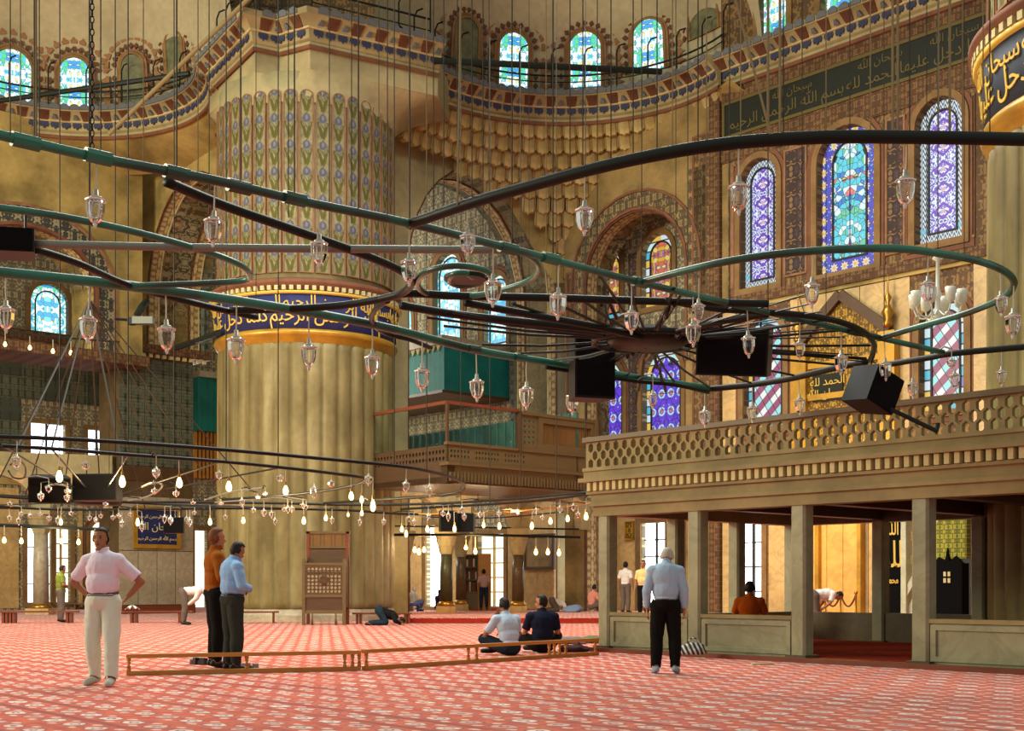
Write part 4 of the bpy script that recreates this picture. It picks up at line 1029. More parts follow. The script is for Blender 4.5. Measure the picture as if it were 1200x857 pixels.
lbuild(MB().prism(rect(3.75, z522+.09, Lr, zt2), -.08, -.02, Mr), 'screen_panel', K['wood_carve'])
lbuild(MB().prism(rect(3.75, z522+.09, Lr, zt2), -.08, .05, Mr, [rect(3.95, z522+.3, Lr-.25, zt2-.2)]), 'screen_frame', K['wood_mid'])
lbuild(MB().prism(rect(2.85, zt2, Lr, zt2+.1), -.1, .08, Mr), 'screen_rail', K['wood_mid'])
lbuild(MB().prism(rect(2.85, z522, 2.98, zt2+.1), -.1, .08, Mr), 'screen_post', K['wood_dark'])
lbuild(MB().prism(rect(Lr-.1, z570, Lr+.05, zt2+.1), -.1, .1, Mr), 'corner_post', K['wood_mid'])
lbuild(MB().prism(rect(-.04, z522, .04, z472), -.04, .04, Mr), 'glass_post', K['wood_dark'])
lbuild(MB().prism(rect(.04, z522+.09, 2.85, z472-.05), -.03, -.01, Mr), 'glass_sheet', K['sheet'])
lbuild(MB().prism(rect(0, z472-.06, 2.9, z472+.04), -.06, .04, Mr), 'glass_rail', K['wood_red'])
lbuild(MB().prism(rect(0, z472-.06, Ll, z472+.04), -.06, .04, Ml2), 'glass_rail', K['wood_red'])
lbuild(MB().prism(rect(0, z522+.05, Ll-.04, z472-.05), -.03, -.01, Ml2), 'glass_sheet', K['sheet'])
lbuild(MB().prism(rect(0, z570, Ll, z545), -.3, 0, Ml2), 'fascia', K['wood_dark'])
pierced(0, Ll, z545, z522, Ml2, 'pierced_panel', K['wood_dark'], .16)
p_ = [LO, LO+B_*Lr, LO+B_*Lr+A_*Ll, LO+A_*Ll]
lbuild(MB().prism([(p.x, p.y) for p in p_], z570+.02, z570+.2), 'floor', K['wood_dark'])
# dim teal screens inside the loge
sc_ = thing('teal_screen', 'dim teal panelled partition inside the carved balcony', 'screen', M=frame(LO+B_*5.5+A_*3.6, -A_) @ T(0, z570+.22, 0))
MB().prism(rect(-6, 0, 3.6, 2.4), -.1, 0).build('panel', K['teal_dim'], sc_)
for i in range(24): MB().box((-5.9+i*.4, 1.2, .03), (.06, 2.4, .06)).build('batten', K['teal_dim'], sc_)
# teal painted canopy of the upper gallery across the corner
tz0, tz1 = QB.z(540, 476), QB.z(540, 427)
tc = thing('teal_canopy', 'broad teal painted timber gallery front behind the column', 'gallery', M=QB.M @ T(QB.x(540), 0, 0))
xa, xb = QB.x(330)-QB.x(540), QB.x(597)-QB.x(540)
MB().prism(rect(xa, tz0, xb, tz1), 0, 3.6).build('fascia', K['teal'], tc)
MB().prism(rect(xa, tz1, xb+.1, tz1+.35), 0, 3.8).build('crest', K['marble'], tc)
de = MB().prism([(-.14, 0), (.14, 0), (0, -.26)], 0, .06).mesh('pendant', K['cream_line'])
for i in range(int((xb-xa)/.34)): inst(de, 'pendant', tc, T(xa+.2+i*.34, tz1, 3.6))
MB().prism(rect(xa, tz0-.12, xb, tz0), 0, 3.7).build('rail', K['wood_dark'], tc)
wl = thing('teal_canopy', 'teal gallery front seen between tiled pier and great column', 'gallery', M=LW.M @ T(LW.x(240), 0, 0))
xa, xb = LW.x(222)-LW.x(240), LW.x(262)-LW.x(240); tz0, tz1 = LW.z(240, 508), LW.z(240, 446)
MB().prism(rect(xa, tz0, xb, tz1), 0, .9).build('fascia', K['teal'], wl)
MB().prism(rect(xa, tz1, xb, tz1+.3), 0, 1.0).build('crest', K['marble'], wl)
for i in range(9): MB().prism(rect(xa+.05+i*(xb-xa)/9, LW.z(240, 562), xa-.05+(i+1)*(xb-xa)/9, tz0), 0, .5).build('board', K['wood'], wl)
# ------------------------------------------------------------------ slim arcade columns and striped arches
def slim_column(px, D, ztop, r, label, mt='marble_dark', cap='gold'):
    p = GD(px, D); root = thing('arcade_column', label, 'column', p, group='slim arcade columns')
    zf = .16 if D > 38.5 and px > 455 else 0.0
    MB().box((0, 0, zf+.12), (r*3, r*3, .24)).build('plinth', K['marble_warm'], root)
    MB().lathe([(r*1.35, zf+.24), (r*1.45, zf+.3), (r*1.15, zf+.38), (r*1.05, zf+.42)], 20).build('base', K['brass'], root, True)
    MB().lathe([(r, zf+.42), (r*.97, ztop*.5), (r*.9, ztop-.95)], 20).build('shaft', K[mt], root, True)
    # stalactite capital in three tiers
    for k in range(3):
        rr = r*(1.05+.26*k); z = ztop-.95+.26*k
        MB().lathe([(rr*.92, z), (rr*1.02, z+.06), (rr*1.2, z+.24), (rr*1.2, z+.27)], 8+4*k).build('capital_tier', K['stone_pale'], root)
    MB().box((0, 0, ztop-.1), (r*3.6, r*3.6, .2)).build('abacus', K['stone_pale'], root)
    return p, ztop
cols = [slim_column(475, 48.5, 3.2, .2, 'slim dark column nearest the great column under the loge', 'marble_dark'),
        slim_column(523, 45.5, 3.2, .23, 'dark green column of the arcade below the loge corner', 'marble_deep'),
        slim_column(540, 50.0, 3.2, .2, 'brown slim column just behind the green one', 'marble_dark'),
        slim_column(607, 46.5, 3.2, .22, 'reddish dark column beside the hanging picture', 'marble_dark')]
lcol = slim_column(48, 50.1, 4.1, .3, 'grey column of the side arcade beside the blue window', 'marble')
def striped_arch(pa, pb, z, rise, label, t=.6, ztop=None):
    pa, pb = V((pa.x, pa.y, 0)), V((pb.x, pb.y, 0)); d = (pb-pa); L = d.length; M = frame(pa, d) @ T(L/2, z, 0)
    root = thing('arcade_arch', label, 'arch', M=M, group='striped arcade arches')
    hw = L/2-.32; n = 13; o1 = [(hw*cos(pi*i/n), rise*max(0, sin(pi*i/n))**.8) for i in range(n+1)]; o2 = [((hw+.34)*cos(pi*i/n), (rise+.36)*max(0, sin(pi*i/n))**.85) for i in range(n+1)]
    for i in range(n):
        mb = MB().prism([o1[i], o2[i], o2[i+1], o1[i+1]], -t/2, t/2); mb.build('voussoir', K['marble_warm'] if i % 2 else K['stone_pale'], root)
    zt = (ztop-z) if ztop else rise+.9
    ol = [(L/2, 0)]+[(p[0], p[1]) for p in o2]+[(-L/2, 0), (-L/2, zt), (L/2, zt)]
    MB().prism(ol, -t/2+.05, t/2-.05).build('spandrel', K['stone_pale'], root)
    MB().bar((-L/2, .02, 0), (L/2, .02, 0), .06, .06, V((0, 0, 1))).build('tie_rod', K['iron'], root)
    return root
striped_arch(cols[1][0], cols[3][0], 3.2, 1.1, 'striped arch between the two front arcade columns', ztop=z570+.02)
striped_arch(cols[1][0]+(cols[1][0]-cols[3][0])*1.0, cols[1][0], 3.2, 1.1, 'striped arch running behind the great column', ztop=z570+.02)
striped_arch(cols[3][0], cols[3][0]+(cols[3][0]-cols[1][0])*1.0, 3.2, 1.1, 'striped arch beside the hanging picture', ztop=z570+.02)
lp = lcol[0]
striped_arch(lp, lp+V((2.5, .9, 0)), 4.1, 1.1, 'side arcade arch over the walking man', .5, 6.3)
striped_arch(lp+V((-3.6, -1.9, 0)), lp, 4.1, 1.35, 'side arcade arch cut by the edge of the view', .5, 6.3)
# pier under the great arch, marble faced
mpier = thing('marble_pier', 'tall warm marble pier carrying the picture beside the arcade', 'pier', M=frame(C0+B_*11.66+A_*1.37, -A_))
MB().prism(rect(-1.36, 0, 1.36, 6.2), .0, .1).build('core', K['marble_warm'], mpier)
for i in range(3):
    for j in range(2): MB().prism(rect(-1.34+.9*i, .2+2.9*j, -.46+.9*i, 3.05+2.9*j), .1, .15).build('marble_slab', K['marble_warm'], mpier)
# ------------------------------------------------------------------ chandeliers: level wrought frames hung on cables
H1 = 2.9
ORD = ['first', 'second', 'third', 'fourth', 'fifth', 'sixth', 'seventh', 'eighth', 'ninth', 'tenth', 'eleventh', 'twelfth', 'thirteenth', 'fourteenth', 'fifteenth', 'sixteenth', 'seventeenth', 'eighteenth', 'nineteenth', 'twentieth']
TENS = {2: 'twenty', 3: 'thirty', 4: 'forty', 5: 'fifty', 6: 'sixty', 7: 'seventy'}
def nth(n):
    if n <= 20: return ORD[n-1]
    t, u = divmod(n, 10)
    return {2: 'twentieth', 3: 'thirtieth', 4: 'fortieth', 5: 'fiftieth', 6: 'sixtieth', 7: 'seventieth'}[t] if u == 0 else TENS[t]+'-'+ORD[u-1]
hub1 = HP(760, 400, H1)
ch1 = thing('ring_chandelier', 'huge dark iron ring chandelier with scrolls and spokes hung low across the hall', 'chandelier', hub1)
PATHS = {}
def iron(pts, r, mt='tube', H=H1, sub=6, ch=ch1, nm='ring_tube', closed=False, n=8, dz=0.0):
    w = [HP(x, y, H)+UP*dz for x, y in pts]
    path = smooth_path(w, sub, closed) if len(w) > 2 else w
    for i_ in range(len(path)-1): PATHS.setdefault(round(H, 2), []).append((path[i_], path[i_+1], r, ch))
    return MB().tube(path, r, n, closed).build(nm, K[mt], ch, True, True)
# long straight tube, and the arcs riding on it
iron([(-30, 151), (115, 185), (250, 211), (350, 235), (480, 262), (600, 292), (750, 331), (900, 366), (1000, 389), (1105, 413)], .035, 'tube')
iron([(480, 263), (540, 242), (600, 224), (720, 192), (840, 170), (960, 161), (1080, 161), (1230, 164)], .045, 'iron')
iron([(752, 331), (800, 318), (860, 305), (940, 295), (1040, 291), (1100, 297), (1150, 307), (1180, 320), (1188, 334), (1174, 350), (1130, 368), (1070, 385), (1030, 397)], .035, 'tube')
iron([(-30, 316), (60, 325), (150, 335), (300, 356), (440, 381), (560, 411), (650, 426), (740, 442), (830, 455)], .05, 'tube')
iron([(830, 456), (880, 451), (930, 443), (980, 431), (1015, 424)], .045, 'iron')
iron([(640, 425), (740, 441), (790, 446), (830, 455)], .03, 'iron', dz=-.06)
iron([(40, 286), (220, 290), (420, 292), (600, 293)], .035, 'tube_grey')
iron([(195, 213), (260, 240), (340, 268), (430, 300), (474, 320), (482, 332), (470, 344), (440, 352)], .04, 'iron')
iron([(-30, 240), (60, 252), (150, 270), (235, 293), (280, 310), (292, 322), (284, 329), (220, 333), (120, 336)], .03, 'tube')
iron([(40, 292), (90, 308), (150, 334), (230, 356), (300, 372)], .035, 'iron')
# scroll between the tubes
iron([(590, 290), (615, 297), (632, 312), (622, 328), (592, 339), (560, 346), (525, 348), (500, 344), (489, 333), (497, 320), (520, 313), (545, 312), (568, 317), (575, 325), (562, 332), (540, 335), (527, 330), (530, 322), (545, 320), (554, 325)], .03, 'tube', nm='scroll')
MB().lathe([(0, -.02), (.2, -.02), (.2, .02), (0, .02)], 16, Matrix.Translation(HP(545, 326, H1)), 0).build('scroll_eye', K['iron'], ch1, False, True)
iron([(455, 352), (440, 363), (436, 376), (450, 390), (480, 398), (505, 408)], .03, 'iron', nm='scroll')
iron([(270, 364), (340, 362), (400, 358), (455, 349), (480, 344), (540, 347), (640, 349), (760, 353), (900, 356)], .04, 'iron')
iron([(470, 358), (530, 368), (600, 376), (690, 385), (740, 390)], .045, 'iron')
iron([(545, 349), (620, 363), (700, 378), (750, 390)], .04, 'iron', dz=-.05)
iron([(780, 352), (840, 362), (900, 366), (960, 372), (1005, 385), (1024, 403), (1020, 422)], .035, 'iron')
iron([(1036, 428), (1090, 419), (1120, 414), (1230, 404)], .04, 'iron')
iron([(900, 368), (860, 374), (820, 382), (800, 388)], .04, 'iron')
# hub and spokes
MB().lathe([(.0, -.06), (.42, -.06), (.5, 0), (.42, .05), (.26, .05), (.22, .16), (0, .16)], 24, Matrix.Translation(hub1)).build('hub', K['iron'], ch1, True, True)
MB().lathe([(.62, -.03), (.68, -.03), (.68, .03), (.62, .03), (.62, -.03)], 32, Matrix.Translation(hub1), 0, caps=False).build('hub_ring', K['iron'], ch1, True, True)
for e in ((530, 366), (560, 372), (600, 356), (640, 350), (470, 360), (500, 372), (520, 382), (565, 404), (610, 414), (650, 422), (690, 431), (735, 440), (790, 447), (830, 453), (880, 449),
          (930, 440), (985, 428), (1015, 420), (1020, 405), (1000, 386), (960, 376), (905, 367), (860, 360), (800, 342), (790, 338), (735, 328), (700, 319), (680, 350), (705, 430), (660, 424)):
    q = HP(e[0], e[1], H1); p = hub1+(q-hub1).normalized()*.5; MB().tube([p, p.lerp(q, .5)-UP*.03, q], .016, 5).build('spoke', K['iron'], ch1, False, True)
for e in ((845, 378), (735, 415), (745, 470), (705, 352), (790, 352), (780, 455)):
    q = HP(e[0], e[1], H1); pts = [hub1.lerp(q, i/7)+UP*(.05*(-1)**i) for i in range(8)]; MB().tube(pts, .022, 5).build('twisted_bar', K['iron'], ch1, False, True)
for i in range(10):                               # fan of cables to the near side
    q = HP(945+i*9, 345+i*10 if i < 6 else 398+i*3, H1); MB().tube([hub1, q], .009, 4).build('wire', K['iron'], ch1, False, True)
# collars and ties on the tubes
for e in ((30, 166), (115, 184), (207, 203), (280, 219), (345, 233), (595, 291), (645, 303), (750, 331), (925, 372), (1000, 388), (150, 335), (320, 360), (555, 409), (610, 419), (700, 433)):
    p = HP(e[0], e[1], H1); MB().tube([p-B_*.09, p+B_*.09], .05, 8).build('collar', K['tube'], ch1, False, True)
# suspension cables and ropes
def cable(px, ybot, H, ch, r=.008, mt='cable', top=24.0, dx=0.0, D=None):
    p = HP(px, ybot, H) if D is None else P(px, ybot, D); MB().tube([p, p+V((dx, 0, top-p.z))], r, 4, caps=False).build('cable', K[mt], ch, False, True)
for px, yb in ((40, 168), (118, 186), (207, 203), (282, 219), (345, 234), (420, 249), (480, 262), (520, 272), (566, 283), (600, 292), (648, 303), (700, 317), (752, 330), (806, 341), (855, 353), (900, 364), (968, 380), (1036, 394)):
    cable(px, yb, H1, ch1, .0045 if px % 3 else .006, 'cable')
for px, yb in ((12, 158), (245, 252), (300, 360), (338, 255), (386, 284), (412, 262), (444, 380), (508, 252), (536, 243), (573, 340), (620, 424), (668, 206), (716, 194), (770, 184), (792, 387), (818, 174), (940, 296), (996, 293), (1086, 296), (1130, 303), (1160, 163)):
    cable(px, yb, H1, ch1, .004, 'cable')
for px, yb in ((24, 165), (46, 168), (168, 196), (232, 208), (454, 255), (500, 257), (553, 236), (640, 300), (683, 204), (742, 188), (788, 180), (828, 172), (868, 167), (918, 163), (968, 161), (1020, 160), (1066, 160), (1100, 161), (1128, 161), (1152, 162)):
    cable(px, yb, H1, ch1, .004, 'cable' if px % 4 else 'cable_pale')
for px, yb, D in ((42, 175, 8.6), (1052, 160, 8.4), (1046, 160, 8.6), (900, 165, 8.4), (914, 165, 8.6), (1113, 161, 8.3)):
    cable(px, yb, H1, ch1, .009, 'cable_pale', D=D)
# a link chain and a slanting rope
chn = []
p0 = HP(108, 186, H1)
lk = MB().tube([((.013)*cos(t*pi/4), 0, .026*sin(t*pi/4)) for t in range(8)], .0045, 5, True).mesh('chain_link', K['iron'])
for k in range(150): inst(lk, 'chain_link', ch1, mw(ch1).inverted() @ Matrix.Translation(p0+UP*(.043*k)) @ RZ(pi/2*(k % 2)))
for pa, pb in (((862, 0), (903, 157)), ((540, -5), (536, 240)), ((935, 345), (962, 420))):
    MB().tube([HP(pa[0], max(pa[1], -5), H1) if False else P(pa[0], pa[1], HP(pb[0], pb[1], H1).y), HP(pb[0], pb[1], H1)], .008, 4).build('cable', K['cable_pale'], ch1, False, True)
# ------------------------------------------------------------------ hanging glass lamps
def lamp_proto(name, s=1.0, lit=False):
    root = thing(name, 'proto', 'lamp')
    MB().tube([(0, 0, 0), (.004, 0, -.13), (0, 0, -.26)], .0065, 5).build('cord', K['cord'], root)
    MB().lathe([(0, -.24), (.018, -.245), (.022, -.29), (.045, -.30), (.05, -.312), (0, -.312)], 10).build('cap', K['metal_pale'], root, True)
    MB().lathe([(.046, -.31), (.072, -.325), (.064, -.33), (.07, -.36), (.066, -.42), (.05, -.47), (.03, -.495), (.018, -.50), (.016, -.492), (.028, -.486), (.046, -.462), (.06, -.418), (.063, -.36), (.056, -.333), (.044, -.318)], 8).build('glass_cup', K['glass'], root)
    MB().lathe([(.066, -.318), (.08, -.322), (.08, -.334), (.066, -.336), (.066, -.318)], 8, caps=False).build('rim', K['glassrim'], root)
    for k in range(4):
        a = k*pi/2+.3; MB().tube([(.068*cos(a), .068*sin(a), -.34), (.07*cos(a), .07*sin(a), -.40), (.045*cos(a), .045*sin(a), -.475)], .0065, 4).build('rib', K['glassrim'], root)  # white ribs stand in for highlights on the cup
    MB().lathe([(0, -.496), (.014, -.5), (.018, -.512), (.01, -.524), (.014, -.532), (0, -.542)], 8).build('finial', K['glassrim'], root, True)
    return root
def bulb_proto(name):
    root = thing(name, 'proto', 'lamp')
    MB().tube([(0, 0, 0), (.002, 0, -.2)], .005, 5).build('cord', K['cord'], root)
    MB().lathe([(0, -.19), (.016, -.19), (.018, -.235), (0, -.235)], 8).build('socket', K['brass'], root)
    MB().lathe([(.014, -.235), (.026, -.26), (.038, -.3), (.036, -.335), (.02, -.36), (0, -.366)], 10).build('bulb', K['bulb'], root, True)
    return root
def seg_near(p, a, b):
    ab = b-a; t = max(0, min(1, (p-a).dot(ab)/max(1e-9, ab.length_squared))); return (p-(a+ab*t)).length, t
def hang(protos, items, label, group, H):
    # items: (px, y of the hook, y of the lower tip) ; lamps are numbered from the left of the picture
    items = sorted(items)
    for i, it in enumerate(items):
        px, ya, yb = it[:3]; p = HP(px, ya, H); L = (yb-ya)*p.y/FPX; k = L/protos[1]
        best = None
        for a_, b_, r_, c_ in PATHS.get(round(H, 2), ()):
            d_, t_ = seg_near(p, a_, b_)
            if best is None or d_-r_ < best[0]: best = (d_-r_, a_.lerp(b_, t_), c_)
        if best and best[0] > .0:
            if best[0] < .12: p = best[1]
            else: MB().tube([best[1], best[1].lerp(p, .5)+UP*.04, p], .011, 5).build('lamp_arm', K['tube_grey'] if i % 2 else K['iron'], best[2], False, True)
        M = Matrix.Translation(p) @ RZ(R.uniform(0, 6)) @ Matrix.Rotation(R.uniform(-.05, .05), 4, 'X') @ Matrix.Diagonal((max(.8, min(1.25, k)),)*2+(k, 1))
        lb = label % nth(i+1)
        if not protos[2]: o = protos[0]; o.matrix_local = M; MW[o.name] = M; o['label'] = lb; o['group'] = group; protos[2] = True
        else: dup(protos[0], M, lb, group)
up = [(108, 188, 271), (249, 213, 292), (374, 241, 314), (479, 266, 339), (553, 241, 303), (692, 203, 280), (867, 170, 256), (1062, 161, 245), (655, 305, 376), (740, 330, 393), (819, 325, 381),
      (812, 345, 408), (953, 296, 364), (1088, 296, 358), (1172, 316, 372), (1180, 332, 399), (578, 288, 361), (7, 320, 391), (105, 331, 404), (194, 341, 416), (277, 353, 428), (356, 368, 436),
      (427, 382, 447), (495, 396, 461), (558, 411, 472), (617, 420, 482), (672, 430, 488), (872, 361, 421), (930, 376, 424), (986, 386, 441), (1032, 398, 448), (1115, 409, 432), (826, 455, 502),
      (878, 450, 496), (936, 442, 488), (1123, 416, 459), (1176, 411, 456), (1066, 422, 468), (1004, 427, 462), (765, 438, 480)]
hang([lamp_proto('glass_lamp'), .542, False], up, 'clear glass lamp of the near ring chandelier, %s counted from the left', 'glass lamps of the near chandelier', H1)
# ------------------------------------------------------------------ second chandelier, lower and farther off
H2 = 1.9
hub2 = HP(115, 588, H2)
ch2 = thing('ring_chandelier', 'farther ring chandelier with many lit bulbs hung low before the great column', 'chandelier', hub2)
i2 = lambda pts, r, mt='iron', nm='ring_tube', sub=6: iron(pts, r, mt, H2, sub, ch2, nm)
i2([(-30, 511), (60, 514), (150, 519), (260, 527), (360, 536), (462, 546), (500, 552), (530, 560), (545, 570), (535, 577), (500, 582), (440, 586), (380, 590)], .028, 'iron')
i2([(-30, 521), (60, 526), (150, 533), (260, 541), (330, 548), (390, 555), (430, 562), (400, 572), (340, 580), (260, 586)], .028, 'iron')
i2([(-30, 580), (60, 586), (115, 588), (240, 589), (330, 590), (420, 592), (520, 590), (600, 585), (690, 577)], .03, 'iron')
i2([(-30, 592), (60, 597), (160, 597), (280, 596), (400, 598), (460, 602), (540, 604)], .03, 'iron')
i2([(150, 587), (170, 583), (186, 575), (190, 568), (178, 566), (166, 571)], .02, 'tube_grey', 'scroll')
i2([(50, 572), (62, 568), (76, 569), (84, 575)], .02, 'tube_grey', 'scroll')
i2([(240, 586), (270, 577), (308, 572)], .02, 'tube_grey', 'scroll'); i2([(240, 590), (290, 586), (328, 582)], .02, 'tube_grey', 'scroll')
i2([(10, 552), (16, 560), (28, 560), (30, 548), (22, 540), (12, 545)], .015, 'iron', 'scroll')
MB().lathe([(0, -.08), (.5, -.08), (.55, 0), (.3, .1), (0, .1)], 20, Matrix.Translation(hub2)).build('hub', K['iron'], ch2, True, True)
for e in ((0, 521), (60, 526), (150, 533), (260, 541), (330, 548), (0, 580), (0, 592), (160, 597), (280, 596), (330, 590), (400, 598), (240, 589)):
    q = HP(e[0], e[1], H2); MB().tube([hub2, q], .016, 5).build('spoke', K['iron'], ch2, False, True)
apex2 = P(105, 352, hub2.y*.82)
for e in ((0, 560), (30, 580), (72, 595), (20, 525), (60, 527), (140, 532), (200, 585), (235, 588), (262, 590), (170, 596), (118, 590), (300, 580)):
    MB().tube([apex2, HP(e[0], e[1], H2)], .014, 4).build('stay_cable', K['cable'], ch2, False, True)
MB().tube([apex2, apex2+UP*18], .02, 5).build('stay_cable', K['cable'], ch2, False, True)
for px, yb in ((70, 527), (135, 532), (204, 537), (265, 541), (326, 548), (150, 519), (462, 546), (500, 552)): cable(px, yb, H2, ch2, .009, 'cable')
ch3 = thing('ring_chandelier', 'third ring chandelier with warm bulbs under the carved balcony', 'chandelier', HP(600, 590, H2))
i3 = lambda pts, r, mt='iron', nm='ring_tube': iron(pts, r, mt, H2, 6, ch3, nm)
i3([(470, 597), (520, 594), (575, 591), (640, 586), (692, 579)], .03); i3([(470, 603), (560, 602), (640, 596), (690, 590), (700, 584), (692, 579)], .025, 'brass')
i3([(500, 606), (580, 607), (660, 600)], .02)
for px, yb in ((574, 591), (610, 589), (652, 585), (686, 580), (540, 593)): cable(px, yb, H2, ch3, .009, 'cable', 14)
i4 = thing('lamp_bar', 'thin dark lamp bar low above the far edge of the carpet', 'lamp bar', HP(60, 617, 1.9))
MB().tube([P(-20, 615, 40), P(60, 618, 40.5), P(128, 621, 41)], .06, 6).build('bar', K['iron'], i4, False, True)
MB().tube([P(128, 621, 41), P(128, 400, 41)], .012, 4).build('cable', K['cable'], i4, False, True); MB().tube([P(-10, 615, 40), P(-10, 400, 40)], .012, 4).build('cable', K['cable'], i4, False, True)
i5 = thing('lamp_bar', 'thin dark lamp bar crossing the arcade columns', 'lamp bar', P(580, 627, 43))
MB().tube([P(462, 627, 43), P(560, 627, 43.5), P(680, 630, 44)], .05, 6).build('bar', K['iron'], i5, False, True)
for px in (470, 560, 672): MB().tube([P(px, 627, 43.5), P(px, 572, 43.5)], .012, 4).build('cable', K['cable'], i5, False, True)
low = [(20, 516, 551), (100, 529, 552), (183, 534, 562), (257, 541, 563), (326, 548, 566), (372, 552, 586), (383, 555, 572), (432, 543, 570), (473, 548, 579), (503, 553, 583)]
small = [(9, 583, 594), (48, 566, 588), (57, 561, 578), (79, 566, 580), (85, 570, 589), (124, 583, 594), (181, 565, 580), (206, 568, 583), (226, 584, 592), (259, 585, 592), (283, 573, 595), (302, 577, 585), (311, 571, 582), (297, 588, 602),
         (309, 588, 606), (318, 590, 608), (322, 598, 616), (333, 590, 600), (337, 584, 602), (342, 586, 601), (355, 584, 596), (359, 586, 598), (11, 596, 612), (22, 597, 616), (25, 594, 606), (35, 596, 607), (47, 596, 606), (57, 597, 612),
         (68, 595, 616), (83, 594, 605), (105, 598, 611), (110, 597, 614), (116, 597, 608), (131, 597, 610), (139, 596, 608), (143, 600, 619), (153, 596, 606), (166, 600, 624), (193, 594, 614), (200, 594, 616), (205, 597, 617), (210, 599, 612),
         (216, 596, 614), (220, 596, 618), (228, 594, 604), (264, 597, 610), (389, 597, 615), (422, 600, 617), (450, 600, 616), (479, 599, 612), (485, 600, 617), (502, 594, 610), (519, 592, 606), (528, 590, 612), (541, 586, 603), (544, 594, 611), (566, 592, 608), (585, 592, 606),
         (607, 590, 605), (628, 588, 604), (653, 584, 602), (677, 582, 600), (636, 598, 610), (679, 592, 608)]
LP = lamp_proto('glass_lamp')
hang([LP, .542, False], low, 'clear glass lamp of the farther chandelier’s outer rail, %s from the left'.replace('’', "'"), 'glass lamps on the outer rail of the farther chandelier', H2)
hang([lamp_proto('glass_lamp'), .542, False], small, 'small clear glass lamp in the low cluster below the farther rails, %s from the left', 'small glass lamps of the low clusters', H2)
lit = [(68, 527, 566), (140, 533, 572), (211, 537, 572), (275, 541, 576), (328, 549, 581), (404, 558, 587), (426, 566, 590), (437, 560, 600), (356, 590, 615), (384, 590, 611), (408, 592, 606), (424, 586, 605), (285, 592, 614), (246, 592, 616), (72, 594, 616), (161, 590, 617)]
hang([bulb_proto('lit_bulb'), .366, False], lit, 'glowing bare bulb of the farther chandelier, %s from the left', 'glowing bulbs of the farther chandelier', H2)
lit2 = [(471, 603, 624), (501, 602, 624), (532, 600, 624), (567, 600, 619), (585, 598, 621), (624, 596, 621), (645, 592, 615), (665, 590, 612), (687, 584, 610), (485, 640, 652) if False else (476, 606, 630)]
hang([bulb_proto('lit_bulb'), .366, False], lit2, 'glowing bulb of the chandelier under the balcony, %s from the left', 'glowing bulbs under the balcony', H2)
BP = bulb_proto('lit_bulb'); first = True
for i, (px, ya, yb, D) in enumerate(((5, 616, 637, 40.1), (25, 617, 638, 40.2), (72, 618, 638, 40.6), (92, 619, 639, 40.7), (111, 620, 640, 40.8), (486, 628, 648, 43), (491, 628, 651, 43), (497, 628, 648, 43), (546, 628, 645, 43.4), (557, 628, 650, 43.5), (628, 629, 651, 43.8), (642, 629, 651, 43.8), (655, 629, 652, 43.9))):
    p = P(px, ya, D); k = (yb-ya)*D/FPX/.366; M = Matrix.Translation(p) @ Matrix.Diagonal((1.7, 1.7, k, 1)); far_l = i < 5
    lb = ('glowing bulb under the thin bar near the side arcade, %s from the left' % nth(i+1)) if far_l else ('glowing bulb under the thin bar across the arcade columns, %s from the left' % nth(i-4))
    gp = 'glowing bulbs of the side arcade bar' if far_l else 'glowing bulbs of the column bar'
    if first: BP.matrix_local = M; MW[BP.name] = M; BP['label'] = lb; BP['group'] = gp; first = False
    else: dup(BP, M, lb, gp)
BP = bulb_proto('lit_bulb'); first = True
for i, (px, y) in enumerate(((6, 399), (35, 403), (62, 407), (83, 409))):
    p = P(px, y-9, 40); M = Matrix.Translation(p) @ Matrix.Diagonal((1.5, 1.5, 1.2, 1)); lb = 'small glowing bulb in the row below the side window, %s from the left' % nth(i+1)
    if first: BP.matrix_local = M; MW[BP.name] = M; BP['label'] = lb; BP['group'] = 'bulbs below the side window'; first = False
    else: dup(BP, M, lb, 'bulbs below the side window')
tag(MB().tube([P(-20, 384, 40), P(60, 395, 40), P(140, 401, 40)], .03, 5).build('lamp_wire', K['iron'], None), 'dark wire carrying a row of small bulbs below the side window', 'wire')
# warm light of the bulbs
for px, y, D, e in ((140, 575, 24, 160), (300, 585, 27, 160), (420, 592, 28, 160), (600, 600, 33, 200), (560, 640, 43, 120), (60, 635, 40, 140), (500, 640, 44, 100)):
    l = bpy.data.lights.new('bulb_light', 'POINT'); l.energy = e; l.color = (1.0, .72, .36); l.shadow_soft_size = .25
    o = bpy.data.objects.new('bulb_light', l); COL.objects.link(o); o.location = P(px, y, D)
# ------------------------------------------------------------------ loudspeakers
def speaker(px, py, D, w, h, d, rz, rx, ry, label, H=None):
    M = Matrix.Translation(P(px, py, D)) @ RZ(rz) @ Matrix.Rotation(rx, 4, 'X') @ Matrix.Rotation(ry, 4, 'Y')
    root = thing('loudspeaker', label, 'loudspeaker', M=M)
    ol = [(-w/2, -d/2), (w/2, -d/2), (w/2*.8, d/2), (-w/2*.8, d/2)]
    MB().prism(ol, -h/2, h/2).build('cabinet', K['black'], root)
    MB().box((0, -d/2-.012, 0), (w*.94, .024, h*.92)).build('grille', K['grille'], root)
    for sx in (-1, 1): MB().tube([(sx*w*.3, 0, h/2), (sx*w*.3, 0, h/2+.18)], .012, 5).build('bracket', K['iron'], root)
    return root
speaker(691, 434, 16.6, .55, .78, .4, .3, 0, 0, 'upright black loudspeaker box hanging left of the hub under spokes')
speaker(865, 412, 15.2, .86, .56, .55, -.45, .18, .1, 'wide black loudspeaker hanging right of the chandelier hub')
speaker(1021, 457, 15.4, .48, .45, .45, .55, .12, .35, 'small tilted black loudspeaker in front of the lattice parapet')
